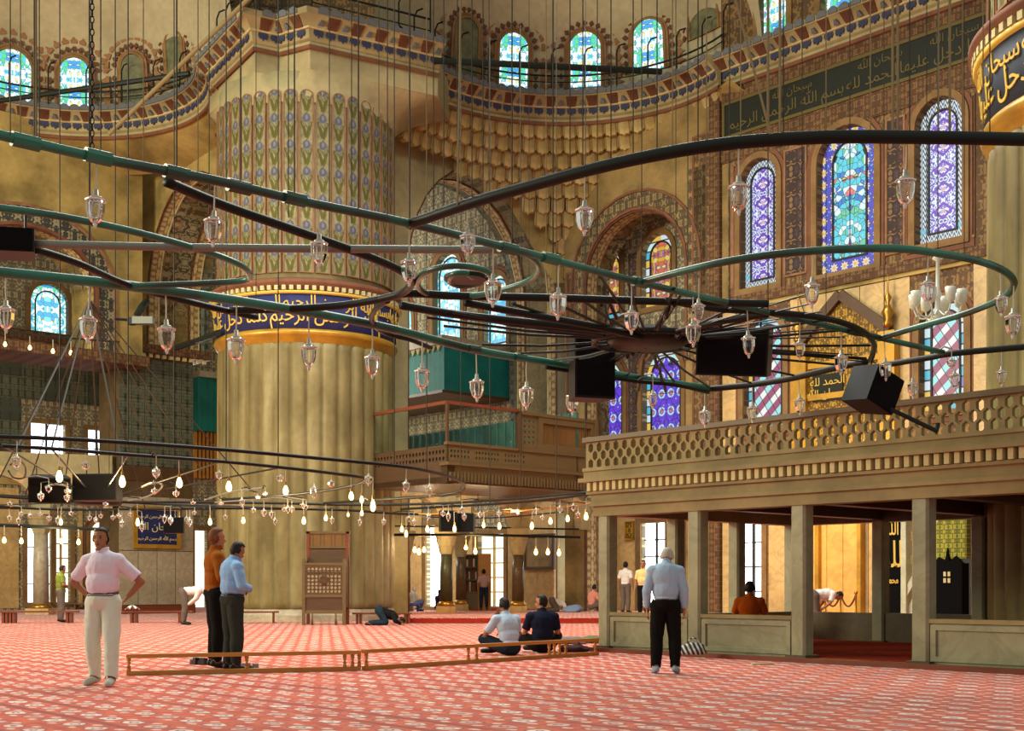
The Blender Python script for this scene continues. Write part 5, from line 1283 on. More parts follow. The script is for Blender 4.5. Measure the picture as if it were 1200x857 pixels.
tag(MB().tube([P(1040, 478, 15.3), P(1099, 506, 15.0), P(1099, 496, 15.0)], .03, 6).build('speaker_arm', K['iron'], None), 'short dark pipe reaching from the tilted loudspeaker', 'pipe')
speaker(8, 286, 10.9, .5, .2, .35, .2, 0, 0, 'black loudspeaker edge cut off by the picture border')
speaker(58, 573, 25, .78, .5, .5, .35, .2, 0, 'rounded black loudspeaker of the farther chandelier beside scrolls')
speaker(117, 572, 25.2, .9, .52, .5, -.1, 0, 0, 'wide black loudspeaker at the farther chandelier hub')
speaker(524, 611, 34, .45, .55, .4, .3, 0, 0, 'narrow black loudspeaker over the green arcade column')
speaker(546, 613, 34.2, .52, .5, .4, -.2, 0, 0, 'wider black loudspeaker beside the narrow one over the arcade')
speaker(205, 616, 32, .5, .4, .3, 0, 0, 0, 'black loudspeaker hiding a corner of the framed calligraphy')
speaker(450, 349, 38.9, .5, .3, .3, -.3, 0, 0, 'small black loudspeaker on the inscription band of the great column') if False else None
cm_ = thing('security_camera', 'small grey camera on a bracket beside the great column', 'camera', P(163, 376, 44))
MB().tube([(-.9, .2, .1), (0, 0, 0)], .05, 6).build('bracket', K['iron'], cm_); MB().box((.15, 0, 0), (.7, .3, .24)).build('body', K['tube_grey'], cm_); MB().box((-.25, 0, -.02), (.2, .26, .24)).build('lens_hood', K['black'], cm_)
tag(MB().tube([P(160, 371, 44), P(166, 360, 44), P(172, 353, 44.4)], .12, 6).build('camera_arm', K['iron'], None), 'dark curved arm holding the small camera', 'bracket')
tag(MB().tube([P(205, 408, 44), P(230, 400, 43), P(256, 390, 41)], .1, 6).build('floodlight_bar', K['iron'], None), 'black bar joining the tiled pier and the great column', 'bar')
# ------------------------------------------------------------------ low wooden rails along the carpet
def baluster(mb, p, h, r=.03):
    mb.lathe([(r*.9, .0), (r*.9, .03), (r*.5, .05), (r, h*.3), (r*.45, h*.5), (r, h*.72), (r*.5, h-.05), (r*.9, h-.03), (r*.9, h)], 8, Matrix.Translation(p)); return mb
def low_rail(pa, pb, h, label, posts, mt='wood', foot=True, w=.07, group=None, legs_only=False, nm='low_railing'):
    pa, pb = V(pa), V(pb); root = thing(nm, label, 'railing' if nm == 'low_railing' else 'bench', pa, atan2((pb-pa).y, (pb-pa).x), group); L = (pb-pa).length
    MB().box((L/2, 0, h-.025), (L, w*1.25, .05)).build('top_rail', K[mt], root)
    if foot: MB().box((L/2, 0, .03), (L, w*1.1, .055)).build('foot_rail', K[mt], root)
    for t in posts:
        if legs_only: MB().box((t*L, 0, (h-.05)/2), (.07, w, h-.05)).build('leg', K[mt], root)
        else: baluster(MB(), V((t*L, 0, .05)), h-.1).build('baluster', K[mt], root, True)
    return root
g1, g2, g3 = G(148, 792), G(424, 786), G(700, 768)
low_rail(g1, g2-V((.02, 0, 0)), .27, 'honey wood floor rail in front of the two praying men', (.01, .5, .93, .965, .995))
low_rail(g2+V((.02, .02, 0)), g3, .28, 'honey wood floor rail behind the two seated friends', (.01, .4, .435, .76, .785, .81, .84, .99))
def red_bench(x0, x1, D, h, posts, label):
    low_rail(GD(x0, D), GD(x1, D+.3), h, label, posts, 'wood_red', False, .3, 'red brown floor benches', True, 'floor_bench')
red_bench(-12, 92, 38.6, .37, (.16, .2, .24, .28, .88, .92), 'red brown bench near the man in green')
red_bench(124, 226, 38.8, .37, (.3, .35, .85), 'red brown bench with white cloth beside the walking man')
red_bench(262, 327, 38.6, .36, (.1, .9), 'short dark bench against the great column foot')
red_bench(413, 482, 38.0, .33, (.08, .14, .9, .95), 'low bench under the bowed man in black')
red_bench(30, 225, 60, .3, (.1, .3, .5, .7, .9), 'long low bench by the far marble wall')
cl = MB(); cl.grid(lambda u, v: tuple(GD(146+18*u, 38.6+.35*v)+UP*(.39+.14*max(0, sin(u*pi))*abs(sin(u*9+v*3))+.02)), 14, 5)
tag(cl.build('cloth', flat('white_cloth', srgb(225, 225, 220), .9), None, True), 'crumpled white cloth lying on the red bench', 'cloth')
# ------------------------------------------------------------------ preacher's chair of dark wood with inlay lattice
pc_p = GD(382, 37.2); pc = thing('preacher_chair', 'tall dark wooden preaching chair with star lattice front before the great column', 'chair', pc_p)
Wd, Dp = 1.16, .8
for sx in (-1, 1):
    MB().box((sx*Wd/2, -Dp/2, .95), (.09, .09, 1.9)).build('front_post', K['wood_mid'], pc); MB().box((sx*Wd/2, Dp/2, 1.36), (.09, .1, 2.72)).build('back_post', K['wood_red'], pc)
    MB().prism([(-Dp/2, .5), (Dp/2, .5), (Dp/2, 2.0), (-Dp/2, 1.6)], -.02, .02, Matrix.Translation(V((sx*Wd/2, 0, 0))) @ Matrix(((0, 0, 1, 0), (1, 0, 0, 0), (0, 1, 0, 0), (0, 0, 0, 1)))).build('side_panel', K['wood_dark'], pc)
MB().box((0, -Dp/2, .38), (Wd, .06, .1)).build('lower_rail', K['wood_mid'], pc); MB().box((0, -Dp/2+.01, .62), (Wd-.1, .03, .38)).build('lower_panel', K['wood_dark'], pc)
MB().box((0, -Dp/2, .84), (Wd, .07, .08)).build('rail', K['wood_mid'], pc)
hl = []
for i in range(9):
    for j in range(7):
        cx, cy = -.44+.11*i, .975+.108*j
        if (i-4)**2+(j-3)**2 < 1: continue
        hl.append([(cx+.044*cos(k*pi/3+(i+j) % 2*.5), cy+.044*sin(k*pi/3+(i+j) % 2*.5)) for k in range(6)])
MB().prism(rect(-Wd/2+.05, .88, Wd/2-.05, 1.72), 0, .03, frame((0, -Dp/2, 0), (1, 0, 0)), hl).build('star_lattice', K['wood_dark'], pc)
MB().box((0, -Dp/2+.012, 1.3), (Wd-.1, .02, .84)).build('lattice_backing', flat('pale_inlay', srgb(206, 196, 160), .6), pc)
MB().lathe([(0, 0), (.14, 0), (.14, .02), (.1, .03), (.1, .01), (0, .01)], 16, Matrix.Translation(V((0, -Dp/2-.03, 1.3))) @ Matrix.Rotation(pi/2, 4, 'X')).build('boss', K['wood_dark'], pc)
MB().box((0, -Dp/2, 1.76), (Wd, .08, .07)).build('arm_rail', K['wood_mid'], pc); MB().box((0, 0, 1.5), (Wd-.08, Dp, .05)).build('seat', K['wood_dark'], pc)
MB().box((0, Dp/2-.02, 1.98), (Wd-.06, .04, .5)).build('back_opening', K['wood_dark'], pc)
MB().box((0, Dp/2, 2.24), (Wd, .08, .07)).build('back_rail', K['wood_mid'], pc); MB().box((0, Dp/2, 2.47), (Wd-.1, .05, .4)).build('back_panel', K['wood_carve'], pc)
MB().box((0, Dp/2, 2.7), (Wd+.14, .1, .08)).build('crest_rail', K['wood_mid'], pc)
for sx in (-.34, .34): MB().lathe([(.03, 0), (.04, .1), (.025, .2), (.03, .34)], 8, Matrix.Translation(V((sx, -Dp/2, 0)))).build('foot', K['wood_mid'], pc, True)
# ------------------------------------------------------------------ pictures and framed writing
def framed(W, x0, x1, y0, y1, z, label, fm, gm, fw, txt=None, nm='framed_calligraphy', mat2=None):
    a, b = W.x(x0), W.x(x1); zt, zb = W.z((x0+x1)/2, y0), W.z((x0+x1)/2, y1); w, h = b-a, zt-zb
    root = thing(nm, label, 'picture', M=W.M @ T((a+b)/2, (zt+zb)/2, z))
    MB().prism(rect(-w/2, -h/2, w/2, h/2), 0, .1, None, [rect(-w/2+fw, -h/2+fw, w/2-fw, h/2-fw)]).build('frame', K[fm], root)
    MB().prism(rect(-w/2+fw, -h/2+fw, w/2-fw, h/2-fw), 0, .05).build('ground', gm, root)
    if txt:
        for i, (t, s, yy) in enumerate(txt): inst(text_mesh(t, s, .01, 2, mat2 or K['cream_line']), 'lettering', root, T(0, yy*h, .055))
    return root, w, h
framed(TP, 155, 210, 594, 643, .06, 'gold framed blue calligraphy panel on the grey marble pier', 'gold', K['navy'], .16, ((AR1, .19, .22), (AR2, .42, -.06), (AR1, .19, -.3)))
gp = plain('faded_print', srgb(150, 126, 84), .6, .3, 0, .4, 2.0)
_r, w_, h_ = framed(QI, 612, 650, 628, 668, .0, 'brown framed faded picture hanging on the marble pier', 'wood_dark', gp, .12, None, 'framed_picture') if False else (None, 0, 0)
Wm = Wall(C0+B_*11.5, -A_)
_r, w_, h_ = framed(Wm, 615, 651, 626, 668, .0, 'brown framed faded picture hanging on the marble pier', 'wood_dark', gp, .12, None, 'framed_picture')
MB().prism([(-w_*.3, -h_*.2), (w_*.3, -h_*.2), (w_*.2, h_*.05), (w_*.05, .0), (-.05, h_*.18), (-w_*.2, h_*.02)], .05, .07).build('printed_hill', K['stone_brown'], _r)
_r, w_, h_ = framed(QB, 806, 841, 643, 679, .07, 'dark framed square panel seen between the platform pillars', 'wood_dark', K['marble_warm'], .1, None, 'wall_picture')
MB().prism(rect(-w_*.3, -h_*.3, w_*.3, h_*.3), .05, .09, None, [rect(-w_*.2, -h_*.2, w_*.2, h_*.2)]).build('inner_frame', K['wood_red'], _r); MB().prism(rect(-w_*.12, -h_*.18, w_*.12, h_*.18), .05, .08).build('emblem', K['gold_dim'], _r)
_r, w_, h_ = framed(QB, 735, 745, 611, 633, .07, 'small gold plaque beside the bright curtained window', 'gold', K['gold_orn'], .05, None, 'gold_plaque')
# bookcase in the arcade
bk_p = GD(550, 51.5, .16); bk = thing('bookcase', 'tall narrow wooden bookcase behind the arcade columns', 'bookcase', bk_p)
MB().box((0, .2, 1.1), (.7, .04, 2.2)).build('back', K['wood_dark'], bk)
for sx in (-1, 1): MB().box((sx*.35, 0, 1.1), (.05, .44, 2.2)).build('side', K['wood_mid'], bk)
for z in (.05, .7, 1.2, 1.7, 2.2): MB().box((0, 0, z), (.75, .44, .05)).build('shelf', K['wood_mid'], bk)
MB().box((0, -.2, .36), (.66, .03, .6)).build('door', K['wood_mid'], bk)
MB().box((.62, 0, 1.1), (.5, .5, 2.3)).build('side_panel', K['wood'], bk)
BC = [flat('book_cover_%s' % n, c, .7) for n, c in (('red', srgb(120, 40, 34)), ('cream', srgb(190, 176, 140)), ('green', srgb(50, 78, 58)), ('brown', srgb(96, 66, 40)))]
bi = 0
for z in (.73, 1.23, 1.73):
    x = -.3; bn_ = 0
    while x < .26:
        t = R.uniform(.05, .09); h = R.uniform(.26, .4); bi += 1
        o = MB().box((0, 0, h/2), (t*.92, .26, h)).build('book', BC[bi % 4], None, False, False, Matrix.Translation(bk_p+V((x+t/2, -.04, z))))
        bn_ = bn_+1; tag(o, '%s book on the %s shelf of the arcade bookcase, %s from the left' % (('red', 'cream', 'green', 'brown')[bi % 4], {.73: 'lowest', 1.23: 'middle', 1.73: 'top'}[z], nth(bn_)), 'book', 'books on the arcade bookcase'); x += t
# ------------------------------------------------------------------ gilded niche crown, alcove, pulpit
def qpt(px, py): return QI.x(px), QI.z(px, py)
gx, gz = qpt(990, 420); cr = thing('gilded_niche_crown', 'gilded gabled crown with brass finials on the niche wall', 'ornament', M=QI.M @ T(gx, 0, .07))
def q(px, py): return (QI.x(px)-gx, QI.z(px, py))
xl, xr = q(943, 0)[0], q(1046, 0)[0]; zap = QI.z(990, 350); zsh = QI.z(990, 395); zlo = 5.0
MB().prism([(xl, zlo), (xr, zlo), (xr, zsh), (0, zap), (xl, zsh)], 0, .12).build('panel', K['gold_orn'], cr)
for sg, xx in ((-1, xl), (1, xr)):
    mb = MB(); mb.bar((xx*1.04, zsh-.06, .2), (0, zap+.1, .2), .3, .16, V((0, 0, 1))); mb.build('gable_moulding', K['wood_dark'], cr)
    MB().prism(rect(xx-.28, zlo, xx+.28, zsh-.1), .0, .3).build('pilaster', K['gold'], cr)
    MB().lathe([(.1, 0), (.16, .1), (.08, .22), (.2, .45), (.1, .62), (.05, .72), (.12, .9), (.03, 1.05), (.02, 1.5), (0, 1.6)], 14, T(xx*1.02, zsh, .25) @ Matrix.Rotation(-pi/2, 4, 'X')).build('finial', K['brass'], cr, True)
for y0 in (zsh-.9, zsh-1.9): MB().prism(rect(xl+.3, y0, xr-.3, y0+.18), .12, .2).build('fillet', K['gold'], cr)
ip = q(975, 455); pl = MB().prism(rect(ip[0]-.55, ip[1]-.42, ip[0]+.55, ip[1]+.42), .12, .18).build('inscribed_tablet', K['black_ground'], cr)
for k_, s_ in ((0.08, AR4), (-.3, AR2)): inst(text_mesh(s_, .36, .01, 2, K['gold_ink']), 'lettering', pl, T(ip[0], ip[1]+k_, .185))
# alcove of the niche at floor level
al = thing('niche_alcove', 'amber lit marble alcove with gilt edges at floor level', 'alcove', M=QI.M @ T(QI.x(982), 0, .07))
al_w = QI.x(1010)-QI.x(953)
yel = marble('amber_marble', srgb(226, 174, 92), srgb(190, 130, 60))
for i in range(3): MB().prism(rect(-al_w/2+al_w*i/3+.01, .05, -al_w/2+al_w*(i+1)/3-.01, 4.2), .0, .1).build('marble_slab', yel, al)
for xx in (-al_w/2-.1, -al_w/2+.32, al_w/2+.06): MB().prism(rect(xx-.07, .05, xx+.07, 4.2), .0, .26).build('gilt_edge', K['gold'], al)
l = bpy.data.lights.new('alcove_lamp', 'AREA'); l.size = 1.2; l.energy = 150; l.color = (1.0, .74, .36)
o = bpy.data.objects.new('alcove_lamp', l); COL.objects.link(o); pt_ = QI.pt(982)-B_*2.6; o.location = (pt_.x, pt_.y, 5.2)
o.rotation_euler = (V((QI.pt(982).x, QI.pt(982).y, 1.6))-V(o.location)).to_track_quat('-Z', 'Y').to_euler()
# rope barrier
def stanchion(px, D, z, label):
    r_ = thing('stanchion', label, 'stanchion', GD(px, D, z), group='rope barrier posts')
    MB().lathe([(.16, 0), (.16, .03), (.03, .05), (.025, .9), (.05, .93), (.05, .98), (0, 1.0)], 12).build('post', K['brass'], r_, True); return GD(px, D, z)
sa, sb, scp = stanchion(967, 34.6, 0, 'short brass barrier post nearest the open bay pillar'), stanchion(985, 34.3, 0, 'middle brass barrier post before the amber alcove'), stanchion(1003, 34.0, 0, 'brass barrier post beside the black hanging')
for i, (p_, q2) in enumerate(((sa, sb), (sb, scp))):
    pts = [p_.lerp(q2, t/8)+UP*(.88-.3*sin(pi*t/8)) for t in range(9)]
    tag(MB().tube(pts, .025, 6).build('barrier_rope', K['terra_dark'], None, True), 'red barrier rope sagging between %s brass posts' % ('the first two' if i == 0 else 'the last two'), 'rope')
rp = GD(986, 36.6); rg = MB().box((0, 0, .02), (1.5, .7, .04)).build('small_rug', K['carpet_edge'], None, False, False, Matrix.Translation(rp)); tag(rg, 'small red rug in front of the amber alcove', 'rug')
# black hanging with gold script
bh = thing('black_hanging', 'black cloth hanging with gold Arabic script and brocade border', 'hanging', M=frame(GD(1047, 33.0), V((.67, -.742, 0))))
MB().prism(rect(-.36, .1, .28, 3.3), -.03, 0).build('cloth', K['matte_black'], bh); MB().prism(rect(.28, .1, .56, 3.3), -.03, .01).build('brocade_border', K['gold_orn'], bh)
MB().tube([(-.4, 3.32, -.02), (.6, 3.32, -.02)], .03, 6).build('rod', K['brass'], bh)
for s_, z_, k_ in ((arab('الله'), 2.45, .5), (arab('لله'), 1.62, .95), (arab('محمد'), 1.2, .26)): inst(text_mesh(s_, k_, .008, 2, K['gold_ink'], .006), 'lettering', bh, T(-.03, z_, .012) @ Matrix.Diagonal((.62, 1, 1, 1)))
# pulpit with stair
mn = thing('pulpit', 'pale marble pulpit stair with pierced side and tall canopy', 'pulpit', M=frame(GD(1068, 31.5), V((.67, -.742, 0))))
pm = marble('pale_green_marble', srgb(196, 196, 164), srgb(150, 150, 120))
hs = []
for i in range(6):
    for j in range(9):
        cx, cy = .1+i*.13, .9+j*.2
        if cy < .7+cx*2.3 and cy > .55+cx*.2: hs.append([(cx+.05*cos(k*pi/3), cy+.07*sin(k*pi/3)) for k in range(6)])
MB().prism([(-.1, 0), (2.4, 0), (2.4, 4.8), (-.1, .6)], -.1, 0, None, hs).build('stair_side', pm, mn)
MB().bar((-.15, .9, .0), (2.4, 5.2, .0), .14, .14, V((0, 0, 1))).build('handrail', pm, mn)
MB().prism(rect(-.22, 0, -.08, 4.2), -.12, .12).build('gate_post', pm, mn); MB().prism(rect(.9, .0, 1.7, 1.8), .0, .02).build('opening_shade', K['black'], mn)  # black sheet paints the shade of an opening onto the stair side
for i in range(6): MB().box((.2+.36*i, .3+.3*i, -.5), (.36, .6+.6*i, .8)).build('step', pm, mn)
mg = orn('pulpit_canopy_gilding', (srgb(186, 178, 70), srgb(108, 110, 40), srgb(214, 204, 110), srgb(130, 120, 50)), .1, .1, 12.0, 'xy', 3.0, .25, .2)
bc = thing('black_draped_cabinet', 'dark draped cabinet with pale crest under a yellow green carved canopy', 'cabinet', M=frame(GD(1110, 27.5), V((.67, -.742, 0))))
MB().prism(rect(-.34, 0, .34, 1.62), -.3, 0).build('body', K['matte_black'], bc)
MB().prism([(-.4, 1.72), (.42, 1.72), (.42, 2.75), (-.1, 2.75), (-.4, 2.3)], -.3, -.05).build('canopy', mg, bc)
MB().prism([(-.34, 1.62), (.34, 1.62), (.2, 1.78), (.05, 1.66), (.0, 1.95), (-.06, 1.66), (-.2, 1.76)], -.1, 0).build('crest', K['matte_black'], bc)
for i in range(2):
    for j in range(2): MB().prism(rect(-.08+.1*i, 1.2+.14*j, -.02+.1*i, 1.3+.14*j), 0, .02).build('inlay', K['cream_line'], bc)
tg = thing('teal_post', 'slim teal painted door leaf beside the edge column', 'door', M=frame(GD(1152, 24.6), V((.67, -.742, 0))))
MB().prism(rect(-.09, .0, .09, 2.6), -.05, 0).build('panel', K['teal_dim'], tg); MB().prism(arch(.14, .75, None, 6, .0, .1), 0, .02).build('arched_inset', K['black'], tg)
# crystal chandelier by the edge column
xc = thing('crystal_chandelier', 'small white crystal chandelier hanging by the edge column', 'chandelier', P(1099, 372, 20.5))
MB().lathe([(.0, -.12), (.05, -.08), (.12, 0), (.05, .12), (.04, .3), (.07, .36), (.035, .45), (.03, .9), (.09, .94), (.04, 1.02), (.0, 1.1)], 12).build('stem', K['glassrim'], xc, True)
MB().tube([(0, 0, 1.08), (0, 0, 9)], .008, 4).build('cable', K['cable'], xc)
for k in range(8):
    a = 2*pi*k/8+.2; R_ = .38; pts = [(.05*cos(a), .05*sin(a), .1), (.2*cos(a), .2*sin(a), .0), (.33*cos(a), .33*sin(a), .05), (R_*cos(a), R_*sin(a), .18)]
    MB().tube(smooth_path(pts, 4), .014, 6).build('arm', K['glassrim'], xc, True)
    c_ = MB().lathe([(.02, .16), (.07, .2), (.085, .32), (.09, .4), (.08, .4), (.07, .3), (.05, .22), (0, .2)], 10, T(R_*cos(a), R_*sin(a), 0)).build('cup', K['glassrim'], xc, True)
    MB().lathe([(0, -.1), (.02, -.06), (.012, .0), (0, .02)], 6, T(R_*cos(a)*.9, R_*sin(a)*.9, .05)).build('drop', K['glass'], xc)
# ------------------------------------------------------------------ bags and shoes on the floor
def lump(name, label, cat, loc, size, mt, seed=1, hand=False):
    bm = bmesh.new(); bmesh.ops.create_icosphere(bm, subdivisions=3, radius=1.0)
    for v in bm.verts:
        n = mnoise.noise(v.co*1.6+V((seed*7.1, 0, 0)))*.35+mnoise.noise(v.co*4+V((0, seed*3.3, 0)))*.12; v.co *= 1+n
        v.co = V((v.co.x*size[0], v.co.y*size[1], max(-.35, v.co.z)*size[2]+.35*size[2]))
    me = bpy.data.meshes.new(name); bm.to_mesh(me); bm.free(); me.materials.append(mt); me.polygons.foreach_set('use_smooth', [True]*len(me.polygons))
    if not hand: o = bpy.data.objects.new(name, me); link(o, None, Matrix.Translation(V(loc))); return tag(o, label, cat)
    root = thing(name, label, cat, loc); o = bpy.data.objects.new('body', me); link(o, root); KIDS.setdefault(root.name, []).append(o)
    MB().tube(smooth_path([(-size[0]*.5, 0, size[2]*.9), (-size[0]*.2, 0, size[2]*1.7), (size[0]*.3, 0, size[2]*1.7), (size[0]*.55, 0, size[2]*.9)], 5), .012, 5).build('handle', mt, root)
    return root
m = Mt('plaid_cloth', .9, .1); x, y, z = m.xyz(); c = m.mix(m.ss(((x*14.0+z*6.0).frac()-.5).abs(), .25, .2), srgb(60, 62, 66)+(1.0,), srgb(196, 196, 190)+(1.0,)); plaid = m.color(c).mat
lump('bag', 'grey plaid bag leaning against the second marble pillar', 'bag', GD(812, 19.9, .075), (.2, .13, .14), plaid, 2, True)
lump('bag', 'dark red brown bag on the carpet behind the floor rail', 'bag', GD(672, 22.0), (.26, .14, .1), flat('dark_red_cloth', srgb(52, 22, 22), .8), 5, True)
lump('jacket', 'crumpled grey jacket lying beyond the floor rail', 'jacket', GD(668, 25.0), (.3, .16, .11), flat('grey_cloth', srgb(120, 110, 108), .9), 3)
lump('jacket', 'folded olive cloth beside the corner pillar', 'jacket', GD(695, 25.4), (.3, .16, .1), flat('olive_cloth', srgb(96, 104, 72), .9), 9)
lump('bag', 'blue and white bundle on the far platform near the seated man in pink', 'bag', GD(671, 46.6, .16), (.34, .2, .2), flat('blue_bundle', srgb(130, 150, 190), .8), 4)
def shoe_mesh():
    bm = MB(); ol = [(-.04, -.13), (.04, -.13), (.045, -.02), (.05, .08), (.03, .15), (-.02, .15), (-.045, .08), (-.045, -.02)]
    bm.prism(ol, 0, .03); bm.prism([(x*.9, y*.95) for x, y in ol], .03, .065); bm.prism([(x*.85, y*.5-.06) for x, y in ol], .065, .1); return bm
bs = flat('black_leather', (.012, .011, .011), .4, .4); gs = flat('grey_canvas', srgb(150, 146, 140), .8)
for i, (px, D, mt, rz, lb) in enumerate(((228, 18.6, bs, .6, 'black shoe left on the carpet, farther of the pair'), (235, 18.5, bs, .9, 'black shoe left on the carpet, nearer of the pair'), (291, 17.3, gs, -.5, 'grey shoe beside the floor rail, toe to the blue shirted man'), (299, 17.2, gs, .3, 'grey shoe farthest along beside the floor rail'))):
    o = shoe_mesh().build('shoe', mt, None, 'a', False, Matrix.Translation(GD(px, D)) @ RZ(rz)); tag(o, lb, 'shoe')
o = MB().box((0, 0, .012), (.34, .05, .024)).build('wooden_batten', K['cream_line'], None, False, False, Matrix.Translation(GD(893, 18.45, 0)) @ RZ(.3)); tag(o, 'small pale batten lying at the platform kerb', 'batten')
# ------------------------------------------------------------------ people
SKIN = plain('skin', srgb(176, 122, 90), .6, .3, 0, .12, 6.0); SKIN2 = plain('tanned_skin', srgb(158, 110, 80), .6, .3, 0, .12, 6.0)
def cloth(name, c, rough=.9):
    m = Mt(name, rough, .1); x, y, z = m.xyz(); n = m.noise(m.vec(x, y, z), 7.0, 3.0)
    m.color(m.mix(n*.5, tuple(c)+(1.0,), tuple(k*.78 for k in c)+(1.0,))); m.bump(m.noise(m.vec(x*1.4, y*1.4, z*.6), 9.0, 2.0, .6), .45, .03); return m.mat
HAIRD = flat('dark_hair', srgb(22, 16, 13), .6); HAIRR = flat('auburn_hair', srgb(104, 56, 24), .6); HAIRW = flat('white_hair', srgb(176, 170, 158), .7)
EYEW = flat('eye', srgb(30, 22, 18), .3); LIP = flat('lips', srgb(120, 64, 54), .5); SOLE = flat('dark_shoe', srgb(26, 24, 24), .5); SOCK = flat('pale_sock', srgb(150, 170, 190), .9)
def capsule(p, q, r1, r2, n=12):
    p, q = V(p), V(q); d = q-p; L = d.length; d = d.normalized() if L > 1e-6 else UP
    pts, rs = [], []
    for k in range(4): t = k/4*pi/2; pts.append(p-d*r1*cos(t)); rs.append(max(.001, r1*sin(t)))
    for k in range(4): t = k/3; pts.append(p+d*L*t); rs.append(r1+(r2-r1)*t)
    for k in range(1, 5): t = k/4*pi/2; pts.append(q+d*r2*sin(t)); rs.append(max(.001, r2*cos(t)))
    return MB().tube(pts, rs, n)
def ellip(c, r, rot=None, n=14):
    mb = MB(); pr = [(sin(pi*i/8), -cos(pi*i/8)) for i in range(9)]; pr = [(max(.002, a), b) for a, b in pr]
    M = Matrix.Translation(V(c)) @ (rot.to_4x4() if rot is not None else Matrix.Identity(4)) @ Matrix.Diagonal((r[0], r[1], r[2], 1))
    return mb.lathe(pr, n, M)
def seg_d(p, a, b):
    ab = b-a; t = max(0, min(1, (p-a).dot(ab)/max(1e-9, ab.length_squared))); return (p-(a+ab*t)).length, t
def person(label, loc, rz, J, H=1.75, shirt=None, trousers=None, hair=HAIRD, skin=SKIN, sleeve='short', shoes=SOLE, vox=.014, belly=0.0, tuck=True, belt=None, hair_len=.0, beard=False, tight=1.0, head_f=None, group=None, cap=None):
    S_ = H/1.75; prims = []     # (tag, a, b, ra, rb)
    j = {k: V(v) for k, v in J.items()}
    mb = MB()
    def cap_(tg, a, b, ra, rb): prims.append((tg, V(a), V(b), ra, rb)); c = capsule(a, b, ra, rb); mb.add(c.v, c.f)
    def ell(tg, c, r, rot=None): prims.append((tg, V(c), V(c), min(r), min(r))); e = ellip(c, r, rot); mb.add(e.v, e.f)
    spine = (j['neck']-j['pel']).normalized(); side = (j['shR']-j['shL']).normalized(); fwd = side.cross(spine)*-1; fwd = spine.cross(side)*-1
    fwd = spine.cross(side).normalized()
    rotT = Matrix((side, fwd, spine)).transposed()
    pel, nk = j['pel'], j['neck']; mid = pel.lerp(nk, .35); che = pel.lerp(nk, .68)
    ell('pelvis', pel, (.165, .118+belly*.3, .13), rotT); ell('torso', mid+fwd*belly*.4, (.152+belly*.6, .112+belly, .17), rotT); ell('torso', che, (.178+belly*.2, .122+belly*.2, .19), rotT)
    prims.append(('torso', pel.lerp(nk, .2), pel.lerp(nk, .85), .14, .16))
    cap_('torso', j['shL'], j['shR'], .068, .068); cap_('torso', che+spine*.1, nk-spine*.02, .1, .06)
    for sd in 'LR': cap_('torso', nk-spine*.035, j['sh'+sd]+(nk-j['sh'+sd])*.12, .055, .058)
    cap_('neck', nk-spine*.03, j['head']-V((0, 0, .03)), .056, .052)
    hf = V(head_f) if head_f is not None else fwd
    hf = hf.normalized(); hs = hf.cross(UP) if abs(hf.z) < .9 else side; hs = hs.normalized(); hu = hs.cross(hf).normalized()
    rotH = Matrix((hs, hf, hu)).transposed(); h = j['head']
    ell('head', h+hu*.025, (.076, .095, .105), rotH); ell('head', h-hu*.045+hf*.022, (.058, .07, .075), rotH)
    cap_('head', h+hf*.085-hu*.0, h+hf*.108-hu*.032, .010, .016)       # nose
    for sg in (-1, 1): ell('head', h+hs*sg*.078-hf*.006, (.012, .022, .034), rotH)   # ears
    cap_('head', h-hu*.105+hf*.065, h-hu*.105+hf*.07, .026, .024)       # chin
    for sd in 'LR':
        sg = -1 if sd == 'L' else 1
        cap_('uarm', j['sh'+sd], j['el'+sd], .058, .046); cap_('farm', j['el'+sd], j['wr'+sd], .044, .03)
        w = j['wr'+sd]; hd = V(j.get('hd'+sd, (w-j['el'+sd]).normalized())).normalized(); pr_ = V(j.get('pn'+sd, side*sg)).normalized(); pr_ = (pr_-hd*pr_.dot(hd)).normalized(); ac = hd.cross(pr_).normalized()
        pm_ = w+hd*.055; ell('hand', pm_, (.042, .018, .055), Matrix((ac, pr_, hd)).transposed())
        for f in range(4):
            o_ = ac*(-.031+.0205*f); L1 = (.04, .046, .043, .034)[f]; b0 = w+hd*.09+o_*1.05; b1 = b0+hd*L1-pr_*.008+o_*.1; b2 = b1+hd*L1*.55-pr_*.022
            cap_('hand', w+hd*.05+o_*.8, b0, .011, .0095); cap_('hand', b0, b1, .0095, .0085); cap_('hand', b1, b2, .0085, .0075)
        tb_ = w+hd*.03-ac*.03; cap_('hand', tb_, tb_+hd*.03-ac*.03-pr_*.01, .014, .011); cap_('hand', tb_+hd*.03-ac*.03-pr_*.01, tb_+hd*.062-ac*.036-pr_*.02, .011, .009)
        cap_('thigh', j['hp'+sd], j['kn'+sd], .092, .064); cap_('calf', j['kn'+sd], j['kn'+sd].lerp(j['an'+sd], .35), .062, .062); cap_('calf', j['kn'+sd].lerp(j['an'+sd], .35), j['an'+sd], .062, .042)
        an, to = j['an'+sd], j['to'+sd]; cap_('foot'+sd, an+V((0, 0, -.025)), to, .042, .034); cap_('foot'+sd, an-(to-an).normalized()*.045+V((0, 0, -.03)), an, .038, .04)
    o = bpy.data.objects.new('person', mb.mesh('person', skin)); COL.objects.link(o)
    rm = o.modifiers.new('r', 'REMESH'); rm.mode = 'VOXEL'; rm.voxel_size = vox; sm = o.modifiers.new('s', 'SMOOTH'); sm.factor = .5; sm.iterations = 3
    bpy.context.view_layer.update()
    me = bpy.data.meshes.new_from_object(o.evaluated_get(bpy.context.evaluated_depsgraph_get())); bpy.data.objects.remove(o)
